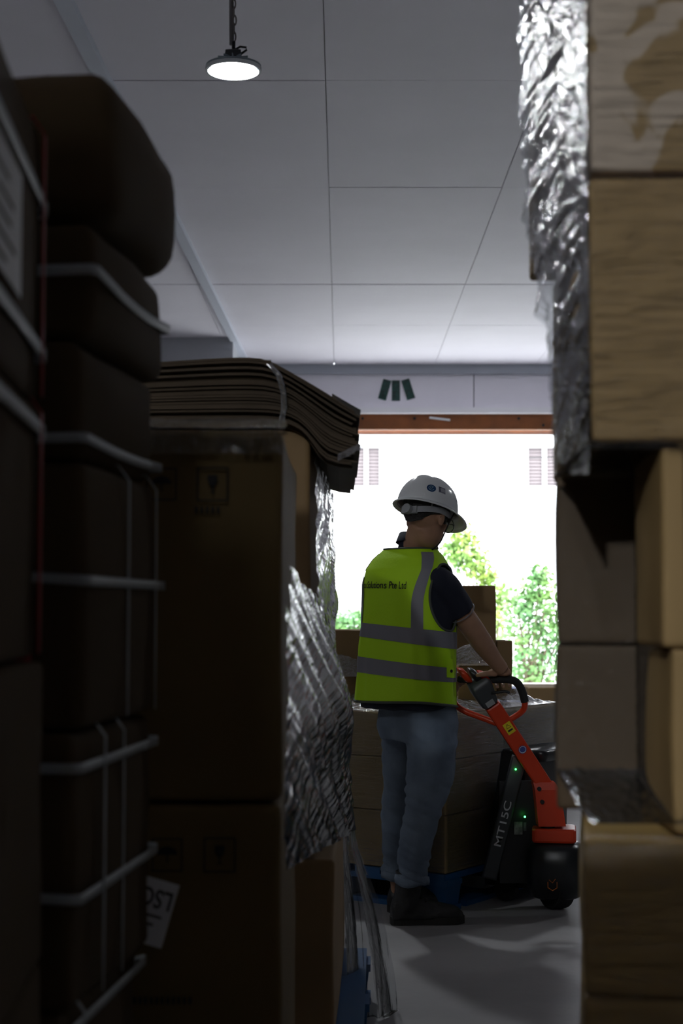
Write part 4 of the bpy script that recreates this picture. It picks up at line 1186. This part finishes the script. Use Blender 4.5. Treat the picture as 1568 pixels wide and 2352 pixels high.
# --- body: one continuous skin (head, neck, trunk, arms, hands, legs)
PHh = math.radians(50); ph = math.radians(16)
fh = Vector((math.cos(PHh) * math.cos(ph), math.sin(PHh) * math.cos(ph), -math.sin(ph)))
rh = Vector((math.sin(PHh), -math.cos(PHh), 0)); uh = rh.cross(fh).normalized()
HC = WP(980, 1187, 6.14)
MH = Matrix((fh, rh, uh)).transposed()
def Hd(f, r, u): return HC + fh * f + rh * r + uh * u
B = MB()
B.ellipsoid(Hd(-0.012, 0, 0.032), (0.096, 0.075, 0.10), MH, 24, 18)
B.ellipsoid(Hd(0.022, 0, -0.045), (0.070, 0.058, 0.078), MH, 20, 16)
B.ellipsoid(Hd(0.055, 0, -0.092), (0.030, 0.032, 0.026), MH, 14, 10)
B.loft([[Hd(f, r * w, u) for r in (-1, 0, 1)] + [Hd(f + d, 0, u - .004)] for f, w, u, d in ((.082, .008, .020, .008), (.086, .012, -.015, .018), (.083, .017, -.034, .024), (.080, .010, -.042, .010))])
B.ellipsoid(Hd(0.084, 0, -0.064), (0.012, 0.024, 0.008), MH, 12, 8)
for s in (-1, 1):
    B.ellipsoid(Hd(-0.008, s * 0.079, -0.012), (0.017, 0.009, 0.032), MH @ Matrix.Rotation(0.2 * s, 3, 'Z'), 12, 10)
    B.ellipsoid(Hd(0.052, s * 0.036, -0.022), (0.03, 0.024, 0.022), MH, 12, 8)
NB = L_((0.292, 6.225, 1.455))
B.tube([NB, NB.lerp(Hd(-0.012, 0, -0.05), .5), Hd(-0.015, 0, -0.03)], [0.064, 0.057, 0.056], 18)
rings = []
for z in (0.76, 0.80, 0.9, 1.0, 1.1, 1.2, 1.3, 1.36, 1.40, 1.43, 1.46):
    rings.append([torso(2 * math.pi * k / 32, z, -0.11 if z < .82 else -0.07 if z < 1.05 else -0.035 if z < 1.35 else -0.02, 0, False) for k in range(32)])
B.loft(rings)
# legs under the jeans
RL = [(985, 1690, 6.13, .085), (990, 1752, 6.12, .080), (970, 1855, 6.12, .055), (952, 1950, 6.17, .043), (944, 2040, 6.20, .028), (936, 2085, 6.22, .026)]
LL = [(925, 1690, 6.29, .080), (925, 1750, 6.31, .072), (918, 1850, 6.37, .052), (908, 1950, 6.42, .042), (912, 2030, 6.44, .028), (915, 2068, 6.46, .026)]
for leg in (RL, LL): B.tube([WP(x, y, Y) for x, y, Y, r in leg], [r for *_, r in leg], 16)
# right arm
def limb(pts, n=5):
    P = arc([Vector((*WP(x, y, Y), )) for x, y, Y, r in pts], n); R = []
    for i in range(len(pts) - 1):
        for k in range(n): R.append(lerp(pts[i][3], pts[i + 1][3], k / n))
    R.append(pts[-1][3]); return P, R
RA = [(998, 1322, 6.085, .050), (1030, 1362, 6.115, .050), (1060, 1408, 6.155, .045), (1087, 1447, 6.20, .0445), (1108, 1478, 6.25, .043), (1134, 1514, 6.31, .033), (1153, 1537, 6.345, .0275)]
P, R = limb(RA); B.tube(P, R, 18)
LA = [(872, 1328, 6.34, .050), (912, 1388, 6.42, .048), (950, 1445, 6.47, .045), (990, 1500, 6.49, .042), (1018, 1536, 6.48, .031), (1030, 1550, 6.475, .027)]
P, R = limb(LA); B.tube(P, R, 18)
# right hand: palm over the grip bar, four fingers curled round it, thumb along it
def chain(pts, r0, r1, n=10):
    q = arc(pts, 4); B.tube(q, [lerp(r0, r1, k / (len(q) - 1)) for k in range(len(q))], n)
    B.ellipsoid(q[-1], (r1, r1, r1), None, 8, 6)
bar = lambda px: WP(px, 1561 if px < 1160 else 1561 + (px - 1160) * 0.12, 6.385)
wr_ = WP(1155, 1539, 6.345)
pal = [wr_ + Vector((0, -0.004, 0.002)), wr_ + Vector((0.002, 0.012, -0.006)), bar(1148) + Vector((0, -0.014, 0.031)), bar(1148) + Vector((0, 0.020, 0.032))]
rings = []
for c, hw, hh in ((pal[0], .027, .022), (pal[1], .034, .020), (pal[2], .043, .017), (pal[3], .042, .013)):
    ax_ = Vector((0.97, 0.1, -0.12)).normalized()
    rings.append([c + ax_ * hw * math.cos(q) + Vector((0, .25, .97)) * hh * math.sin(q) for q in np.linspace(0, 2 * math.pi, 15)[:-1]])
B.loft(rings)
for px, l, r in ((1126, 1.0, .0095), (1141, 1.06, .0098), (1156, 1.0, .0095), (1170, .85, .0083)):
    b0 = bar(px); k = 0.0265
    chain([b0 + Vector((0, 0.0, .031)), b0 + Vector((0, .024, .029)), b0 + Vector((0, .034, .006)), b0 + Vector((0, .022, -.021 * l)), b0 + Vector((0, -.008, -.0275 * l))], r, r * .85)
chain([WP(1140, 1547, 6.352), WP(1120, 1547, 6.334), WP(1106, 1549, 6.332), WP(1096, 1551, 6.338)], .0135, .0094)
# left hand on the other grip
lb = [WP(1034, 1583, 6.485), WP(1042, 1566, 6.475), WP(1056, 1560, 6.45)]
wl = WP(1030, 1550, 6.475)
B.loft([[c + Vector((0.9, .1, -.42)) .normalized() * hw * math.cos(q) + Vector((.42, -.2, .88)).normalized() * hh * math.sin(q) for q in np.linspace(0, 2 * math.pi, 15)[:-1]]
        for c, hw, hh in ((wl, .026, .021), (wl + Vector((.004, -.004, -.012)), .034, .020), (wl + Vector((.010, -.016, -.014)), .042, .016))])
for k, (px, py) in enumerate(((1033, 1588), (1036, 1575), (1043, 1564), (1053, 1558))):
    c = WP(px, py, 6.475)
    chain([c + Vector((-.018, -.006, .022)), c + Vector((.004, -.026, .016)), c + Vector((.020, -.026, -.002)), c + Vector((.022, -.006, -.018)), c + Vector((.006, .010, -.022))], .0095, .008)
chain([wl + Vector((.014, .010, .0)), wl + Vector((.03, .015, .004)), wl + Vector((.05, .012, .0))], .012, .009)
body = B.build('body', M_skin, person)
remesh(body, 0.0045, 4)

# eyes (seen only from the front)
for s in (-1, 1):
    e = MB().ellipsoid(Hd(0.078, s * 0.033, -0.004), (0.012, 0.014, 0.011), MH, 14, 10).build('eye', mat('eye_white', (0.7, 0.7, 0.68), 0.25), person, True)
    MB().ellipsoid(Hd(0.088, s * 0.033, -0.006), (0.004, 0.006, 0.006), MH, 10, 8).build('iris', M_ink, e, True)
# hair: cropped back and sides
hm = MB()
def hairp(u, v):
    az = lerp(-2.35, 2.35, u) + math.pi; el = lerp(-0.95, 1.3, v)
    kc = max(math.cos(el), 0.80) if el < 0 else math.cos(el)
    f = -0.012 + 0.106 * math.cos(az) * kc; r = 0.084 * math.sin(az) * kc; uu = 0.032 + 0.108 * math.sin(el)
    side = abs(math.sin(az)) ** 2 * (1 if math.cos(az) > -0.75 else 0.75)
    uu = max(uu, lerp(-0.052, 0.0, side))
    if v == 0 or v == 1: pass
    return Hd(f * (1.0 if v > .15 else .98), r, uu) + (fh * 0.002 + rh * .002) * nz3(u * 40, v * 30, 2)
hm.grid(hairp, 50, 26).build('hair', M_hair, person, True)

# --- jeans
J = MB()
HPX = [(0.872, .172, .132, 956, 6.215), (0.84, .176, .138, 957, 6.215), (0.80, .182, .145, 958, 6.215), (0.76, .182, .145, 957, 6.215), (0.72, .172, .132, 956, 6.21)]
ph2 = math.radians(36); F2 = Vector((math.cos(ph2), math.sin(ph2), 0)); R2 = Vector((math.sin(ph2), -math.cos(ph2), 0))
rings = []
for z, a, b, px, Y in HPX:
    c = W(px, 1650, Y); c = Vector((c.x, Y, z))
    rings.append([L_(c - F2 * b * math.cos(q) + R2 * a * math.sin(q)) for q in np.linspace(0, 2 * math.pi, 33)[:-1]])
J.loft(list(reversed(rings)))
RJ = [(985, 1672, 6.14, .098), (990, 1720, 6.13, .100), (988, 1775, 6.12, .094), (973, 1850, 6.12, .077), (958, 1920, 6.14, .067), (950, 1975, 6.18, .062), (946, 2024, 6.20, .061)]
LJ = [(930, 1672, 6.28, .095), (926, 1730, 6.30, .090), (924, 1790, 6.33, .078), (918, 1860, 6.37, .071), (912, 1930, 6.405, .062), (911, 1970, 6.43, .058), (912, 2012, 6.44, .058)]
for leg in (RJ, LJ):
    P, R = limb(leg, 4); J.tube(P, R, 22)
jeans = J.build('jeans', M_jeans, person)
remesh(jeans, 0.009, 4)
def jwr(c):
    z = c.z
    knee = math.exp(-((z - 0.47) / 0.10) ** 2); ank = math.exp(-((z - 0.20) / 0.10) ** 2); hip = math.exp(-((z - 0.70) / 0.08) ** 2)
    ridge = lambda s, fz, fx: abs(nz3(c.x * fx + s, c.y * fx, z * fz + c.x * fz * 0.5)) * 2 - 0.5
    return 0.012 * knee * ridge(1, 22, 6) + 0.013 * ank * ridge(4, 28, 5) + 0.008 * hip * ridge(8, 18, 7) + 0.005 * nz3(c.x * 12, c.y * 12, z * 7) + 0.002 * ridge(2, 12, 14)
displace(jeans, jwr)
# turned-up cuffs
for (x, y, Y, r) in ((946, 2021, 6.20, .0645), (912, 2008, 6.44, .062)):
    c = WP(x, y, Y)
    rr_ = [[c + Vector((math.cos(q) * (r + o), math.sin(q) * (r + o), dz + 0.006 * math.sin(q * 3 + y))) for q in np.linspace(0, 2 * math.pi, 25)[:-1]] for o, dz in ((-.004, -.014), (.003, -.016), (.005, .0), (.003, .016), (-.003, .017))]
    MB().loft(rr_, True, False).build('cuff', M_jeans, jeans, True)
def bvh_of(ob):
    me = ob.data
    return BVHTree.FromPolygons([v.co.copy() for v in me.vertices], [tuple(p.vertices) for p in me.polygons])
def surf_patch(bvh, quad, nu, nv, off, Y=5.0):
    """patch of cloth lying on a surface: quad corners are given as sight lines from where the photograph was taken"""
    o = L_(Vector((0, 0, EYE))); mb = MB(); last = [None]
    def fn(u, v):
        x = lerp(lerp(quad[0][0], quad[1][0], u), lerp(quad[3][0], quad[2][0], u), v); y = lerp(lerp(quad[0][1], quad[1][1], u), lerp(quad[3][1], quad[2][1], u), v)
        d = (WP(x, y, Y) - o).normalized(); h = bvh.ray_cast(o, d)
        if h[0] is None: return last[0] or (0, 0, 0)
        last[0] = h[0] + h[1] * off
        return last[0]
    return mb.grid(fn, nu, nv)
jb = bvh_of(jeans)
surf_patch(jb, [(940, 1652), (1003, 1652), (998, 1702), (950, 1706)], 12, 10, 0.0035).build('back_pocket', M_jeans, jeans, True)

# --- polo shirt: trunk, sleeves, collar
S = MB()
rings = []
for z in (0.842, 0.87, 0.95, 1.05, 1.15, 1.25, 1.33, 1.38, 1.42, 1.45, 1.475):
    rings.append([torso(2 * math.pi * k / 40, z, -0.013 if z > .9 else -0.020, 0.3, False) for k in range(40)])
S.loft(rings)
for AR, n in ((RA, 0), (LA, 0)):
    p0, p1, p2 = AR[0], AR[1], AR[2]
    P, R = limb([(p0[0] - (10 if AR is RA else -14), p0[1] + 8, p0[2], .050), (p0[0] + 6, p0[1] + 14, p0[2], .062 if AR is RA else .050), (p1[0], p1[1], p1[2], .063 if AR is RA else .052), (p2[0] - 2, p2[1] - 3, p2[2], .0575)], 5)
    S.tube(P, R, 24)
polo = S.build('polo_shirt', M_polo, person)
remesh(polo, 0.008, 4)
displace(polo, lambda c: 0.005 * nz3(c.x * 16, c.y * 16, c.z * 12))
# light piping at the sleeve hem
c = WP(1059, 1407, 6.155); d_ = (WP(1087, 1447, 6.2) - WP(1030, 1362, 6.115)).normalized()
a_ = d_.cross(Vector((0, 0, 1))).normalized(); b2 = d_.cross(a_)
MB().tube([c + (a_ * math.cos(q) + b2 * math.sin(q)) * 0.0575 for q in np.linspace(0, 2 * math.pi, 33)], 0.0022, 6, False).build('sleeve_piping', mat('grey_piping', (0.22, 0.22, 0.25), 0.7), polo, True)
col = []
for z, r, tl in ((1.455, .082, 0), (1.490, .076, 0), (1.518, .071, 0), (1.521, .075, 0), (1.485, .090, 0)):
    col.append([L_(Vector((0.301, 6.228, z)) + Vector((math.cos(q) * r * .95, math.sin(q) * r, 0.018 * (-math.cos(q - PH)) + 0.0))) for q in np.linspace(0, 2 * math.pi, 29)[:-1]])
MB().loft(col, True, False).build('collar', M_polo, polo, True)

# --- hi-vis vest
ZH = 0.872; ZTOP = 1.470
nu, nv = 144, 110
vm = MB()
def hole(al, z):
    for ca, hw in ((math.radians(95), math.radians(32)), (math.radians(-104), math.radians(30))):
        if ((al - ca) / hw) ** 2 + ((z - 1.285) / 0.122) ** 2 < 1: return True
    return False
idx = {}
for j in range(nv + 1):
    z = lerp(ZH, ZTOP, j / nv)
    for i in range(nu):
        al = -math.pi + 2 * math.pi * i / nu
        # pull the rows near an armhole edge onto it so the edge is clean
        vm.v.append(tuple(torso(al, z)))
for j in range(nv):
    for i in range(nu):
        k = (i + 1) % nu
        al = -math.pi + 2 * math.pi * (i + .5) / nu; z = lerp(ZH, ZTOP, (j + .5) / nv)
        if not hole(al, z): vm.f.append((j * nu + i, j * nu + k, (j + 1) * nu + k, (j + 1) * nu + i))
vest = vm.build('safety_vest', M_vest, person, True)
sm = vest.modifiers.new('so', 'SOLIDIFY'); sm.thickness = 0.002; sm.offset = -1
for sgn in (1, -1):
    pts = []
    for q in np.linspace(0, 2 * math.pi, 61):
        al = math.radians(95 if sgn > 0 else -104) + math.radians(32 if sgn > 0 else 30) * math.cos(q); z = 1.285 + 0.122 * math.sin(q)
        pts.append(torso(al, min(z, 1.462), 0.001))
    MB().tube(pts, 0.005, 6, False).build('armhole_binding', M_bind, vest, True)
MB().tube([torso(a, ZH, 0.001) for a in np.linspace(-math.pi, math.pi, 97)], 0.005, 6, False).build('hem_binding', M_bind, vest, True)
MB().tube([torso(a, ZTOP, 0.001) for a in np.linspace(-math.pi, math.pi, 65)], 0.004, 6, False).build('neck_binding', M_bind, vest, True)
for z0, z1 in ((1.100, 1.160), (0.966, 1.024)):
    MB().grid(lambda u, v: torso(lerp(-math.pi, math.pi, u), lerp(z0, z1, v), 0.0022), 130, 5).build('reflective_band', M_refl, vest, True)
for s in (-1, 1):
    MB().grid(lambda u, v: torso(math.radians(45 + 50 * max(0, v - .35) ** 1.6 + (u - .5) * 2 * (8.4 + 7 * max(0, v - .75) * 4)) * s, lerp(1.155, 1.455, v), 0.0030), 8, 40).build('reflective_band', M_refl, vest, True)
    MB().grid(lambda u, v: torso(math.radians(136 + (u - .5) * 16) * s, lerp(1.155, 1.455, v), 0.0030), 8, 30).build('reflective_band', M_refl, vest, True)
tv, tf = text_mesh('hou Solutions Pte Ltd', 0.043, align='RIGHT', bold=0.0004)
MB().add([torso(math.radians(29) + v.x * 0.54 / 0.165, 1.322 + v.y * 0.95, 0.0022) for v in tv], tf).build('lettering', M_ink, vest)
# side pocket with a press stud
MB().grid(lambda u, v: torso(math.radians(lerp(88, 112, u)), lerp(0.985, 1.060, v), 0.006), 8, 8).build('side_pocket', M_vest, vest, True)
MB().disc(torso(math.radians(93), 1.012, 0.008), Rv, 0.006, 0.003, 14).build('press_stud', M_ink, vest)

# --- boots
def boot(heel, toe, shaft_top, sc=1.0):
    heel = Vector(heel); toe = Vector(toe); d = (toe - heel); Lb = d.length; d.normalize(); s_ = Vector((-d.y, d.x, 0))
    U = MB()
    prof = [(-.02, .032, .085), (.03, .040, .115), (.16, .045, .135), (.30, .045, .125), (.42, .044, .108), (.55, .046, .090), (.70, .049, .080), (.84, .048, .074), (.94, .039, .062), (1.0, .018, .042)]
    rings = []
    for t, w, h in prof:
        c = heel + d * (t * Lb)
        rings.append([c + s_ * w * math.cos(q) + Vector((0, 0, 0.026 + (h - .026) * max(0, math.sin(q)) - .004 * (math.sin(q) < 0))) for q in np.linspace(0, 2 * math.pi, 21)[:-1]])
    U.loft(rings)
    U.tube([heel + d * (.20 * Lb) + Vector((0, 0, .06)), heel + d * (.21 * Lb) + Vector((0, 0, .12)), shaft_top], [.052, .051, .053], 18)
    up = U.build('boot', M_boot, person)
    remesh(up, 0.006, 4)
    displace(up, lambda c_: 0.003 * nz3(c_.x * 30, c_.y * 30, c_.z * 40))
    out = [(-.03, .02), (0, .032), (.1, .039), (.25, .038), (.42, .038), (.58, .045), (.75, .049), (.88, .046), (.96, .034), (1.02, .012)]
    loop = [heel + d * (t * Lb) + s_ * w for t, w in out] + [heel + d * (t * Lb) - s_ * w for t, w in reversed(out)]
    MB().loft([[p_ + Vector((0, 0, z)) for p_ in loop] for z in (0.001, 0.026, 0.031)]).build('sole', M_sole, up, False)
    tp = heel + d * (.22 * Lb)
    for k in range(5):
        cc = heel + d * ((.36 + .05 * k) * Lb) + Vector((0, 0, .122 - .011 * k))
        MB().tube(arc([cc - s_ * .028 - Vector((0, 0, .010)), cc + Vector((0, 0, .002)), cc + s_ * .028 - Vector((0, 0, .010))], 4), .003, 6).build('lace', M_rubber, up, True)
    MB().tube([shaft_top + Vector((math.cos(q) * .054, math.sin(q) * .054, 0)) for q in np.linspace(0, 2 * math.pi, 25)], .006, 6, False).build('boot_collar', M_boot, up, True)
    return up
YR = 6.225; hx = W(901, 2112, YR).x; tx = W(1063, 2112, YR).x
boot(L_((hx, YR - 0.01, 0)), L_((tx, YR + 0.02, 0)), WP(943, 2026, 6.205) + Vector((0, 0, 0.04)))
YL2 = 6.46; hx2 = W(897, 2090, YL2).x
boot(L_((hx2 + 0.0, YL2 - 0.01, 0)), L_((hx2 + 0.255, YL2 + 0.09, 0)), WP(913, 2010, 6.45) + Vector((0, 0, 0.035)))

# --- hard hat
RU = 0.030
def hat_pt(az, t, off=0.0):
    """az 0 at the front; t 0 at the rim, 1 at the crown"""
    a, b, h = 0.132 + off, 0.110 + off, 0.122 + off
    w = math.cos(t * math.pi / 2) ** 0.80; zz = math.sin(t * math.pi / 2) ** 0.95
    f = a * w * math.cos(az); r = b * w * math.sin(az)
    ridge = 0.006 * math.exp(-(r / 0.016) ** 2) * min(1, max(0, (t - .25) * 3)) + 0.003 * math.exp(-((abs(r) - 0.045) / 0.008) ** 2) * min(1, max(0, (t - .35) * 3)) * (1 if abs(f) < .08 else .3)
    return Hd(f - 0.006, r, RU + h * zz + ridge)
hat = MB()
na, ntt = 72, 22
shell = []
for j in range(ntt + 1):
    shell.append([hat_pt(2 * math.pi * i / na, min(j / ntt, 0.995)) for i in range(na)])
hatob = hat.loft(shell, True, False)
hat.f.append(tuple(len(hat.v) - na + k for k in range(na)))
hat_ob = hat.build('hard_hat', M_hat, person, True)
sm = hat_ob.modifiers.new('so', 'SOLIDIFY'); sm.thickness = 0.003; sm.offset = -1
# rim lip and peak
def rim_pt(az, v):
    ext = 0.011 + 0.058 * max(0, math.cos(az)) ** 2.2 + 0.010 * max(0, -math.cos(az)) ** 2
    p = hat_pt(az, 0.0); dv = (fh * math.cos(az) + rh * math.sin(az))
    drop = v * (0.010 + 0.020 * max(0, math.cos(az)) ** 2)
    return p + dv * ext * v - uh * drop
rp = MB(); rp.loft([[rim_pt(2 * math.pi * i / na, v) for i in range(na)] for v in (0, .35, .7, 1.0)], True, False)
pk = rp.build('peak', M_hat, hat_ob, True)
sm = pk.modifiers.new('so', 'SOLIDIFY'); sm.thickness = 0.004; sm.offset = 0
MB().tube([rim_pt(2 * math.pi * i / na, 1.0) for i in range(na + 1)], 0.0032, 6, False).build('rim_bead', M_hat, hat_ob, True)
# harness: head band at the nape, ratchet knob, side straps
def band(u0, r_, az0, az1, hgt, name, m, dro=0.0):
    return MB().grid(lambda u, v: Hd(-0.008 + (0.106 + r_) * math.cos(lerp(az0, az1, u)), (0.087 + r_) * math.sin(lerp(az0, az1, u)), u0 + dro * max(0, -math.cos(lerp(az0, az1, u))) ** 2 + (v - .5) * hgt), 48, 3).build(name, m, hat_ob, True)
band(0.012, 0.004, 0, 2 * math.pi, 0.024, 'head_band', M_hat_in, -0.022)
kn = Hd(-0.126, 0.0, -0.010)
MB().disc(kn, fh, 0.019, 0.022, 20).build('ratchet_knob', M_hat_in, hat_ob)
MB().bar(Hd(-0.112, -0.035, -0.010), Hd(-0.112, 0.035, -0.010), 0.028, 0.012, up=fh).build('ratchet_case', M_hat_in, hat_ob)
for az in (0.6, 2.2, 3.9, 5.6):
    MB().tube(arc([Hd(-0.008 + .108 * math.cos(az), .088 * math.sin(az), .01), Hd(-0.008 + .102 * math.cos(az), .084 * math.sin(az), .05), Hd(-0.008 + .06 * math.cos(az), .05 * math.sin(az), .12), Hd(-.008, 0, .128)], 4), .006, 6, flat=.5).build('cradle_strap', M_hat_in, hat_ob, True)
# chin strap, one leg each side, meeting under the chin
for s in (-1, 1):
    MB().tube(arc([Hd(0.050, s * 0.092, 0.028), Hd(0.044, s * 0.081, -0.010), Hd(0.040, s * 0.071, -0.050), Hd(0.042, s * 0.052, -0.095), Hd(0.042, s * 0.018, -0.124), Hd(0.042, 0, -0.127)], 5), 0.0055, 8, flat=.45).build('chin_strap', M_rubber, hat_ob, True)
hb = bvh_of(hat_ob)
def hat_hit(px, py):
    o = L_(Vector((0, 0, EYE))); return hb.ray_cast(o, (WP(px, py, 6) - o).normalized())
def decal(px, py, w, h, name, m, off=0.0012, disc=False):
    q = hat_hit(px, py); 
    if q[0] is None: return None
    n = q[1] if q[1].dot(Vector((0, -1, 0))) > -0.2 else -q[1]
    xa_ = (Vector((1, 0, 0)) - n * n.x).normalized(); ya_ = n.cross(xa_)
    if ya_.z < 0: ya_ = -ya_
    mb = MB()
    if disc:
        pts = [q[0] + n * off + xa_ * w * math.cos(a) + ya_ * h * math.sin(a) for a in np.linspace(0, 2 * math.pi, 29)[:-1]]
    else:
        pts = [q[0] + n * off + xa_ * w * a + ya_ * h * b for a, b in ((-1, -1), (1, -1), (1, 1), (-1, 1))]
    back = [p_ - n * (off + .004) for p_ in pts]
    k = len(pts)
    mb.add(pts + back, [tuple(range(k))] + [(i, (i + 1) % k, k + (i + 1) % k, k + i) for i in range(k)])
    return mb.build(name, m, hat_ob), q[0] + n * off, n, xa_, ya_
M_dblue = mat('badge_navy', (0.004, 0.045, 0.14), 0.35)
r_ = decal(990, 1122, 0.0185, 0.0165, 'round_sticker', M_dblue, 0.003, True)
if r_:
    ob_, c0, n0, xa0, ya0 = r_
    ring = [c0 + n0 * .0006 + xa0 * .0105 * math.cos(a) + ya0 * .0095 * math.sin(a) for a in np.linspace(0.4, 2 * math.pi - 0.5, 21)]
    MB().tube(ring, .0009, 5).build('emblem_ring', mat('emblem_pale', (.35, .5, .6), .5), ob_, True)
    MB().tube([c0 + n0 * .0008 + xa0 * a + ya0 * b for a, b in ((-.006, -.004), (-.003, .004), (.001, -.004), (.005, .005))], .0010, 5).build('emblem_stroke', MATS['emblem_pale'], ob_, True)
r_ = decal(1014, 1127, 0.0160, 0.0135, 'square_label', mat('label_grey', (0.36, 0.36, 0.42), 0.5), 0.003)
if r_:
    ob_, c0, n0, xa0, ya0 = r_
    b = MB()
    for (a, d_, w, h) in ((-.011, .0, .0035, .012), (.002, .010, .012, .0015), (.004, -.010, .010, .0012)):
        b.add([c0 + n0 * .0007 + xa0 * (a + sx_ * w) + ya0 * (d_ + sy_ * h) for sx_, sy_ in ((-1, -1), (1, -1), (1, 1), (-1, 1))], [(0, 1, 2, 3)])
    b.build('label_print', mat('label_ink', (0.06, 0.06, 0.10), .6), ob_)
decal(946, 1134, 0.011, 0.004, 'small_sticker', mat('sticker_tan', (0.32, 0.26, 0.17), .5), 0.002)
decal(983, 1136, 0.016, 0.005, 'clear_sticker', mat('sticker_pale', (0.8, 0.82, 0.85), .2), 0.002)
# --- glasses
gl = MB()
for s in (-1, 1):
    cg = Hd(0.110, s * 0.034, -0.012)
    gl.tube([cg + rh * .026 * math.cos(a) + uh * .020 * math.sin(a) * (1 if math.sin(a) < 0 else .8) - fh * .006 * abs(math.cos(a)) for a in np.linspace(0, 2 * math.pi, 29)], 0.0016, 6, False)
    gl.tube([Hd(0.104, s * 0.060, -0.004), Hd(0.06, s * 0.082, 0.0), Hd(0.0, s * 0.084, 0.004), Hd(-0.02, s * 0.083, -0.012)], 0.0018, 6)
gl.tube([Hd(0.110, -.009, -.008), Hd(0.113, 0, -.004), Hd(0.110, .009, -.008)], .0016, 6)
gob = gl.build('glasses', M_black, person, True)
M_lens = film_mat('spectacle_lens', (1, 1, 1), 0.02, 0.03, 0.0, tint=(0.98, 0.99, 0.98), haze=0.0)
for s in (-1, 1):
    cg = Hd(0.110, s * 0.034, -0.012)
    MB().add([cg + rh * .025 * math.cos(a) + uh * .018 * math.sin(a) - fh * .005 * abs(math.cos(a)) for a in np.linspace(0, 2 * math.pi, 21)[:-1]], [tuple(range(20))]).build('lens', M_lens, gob)
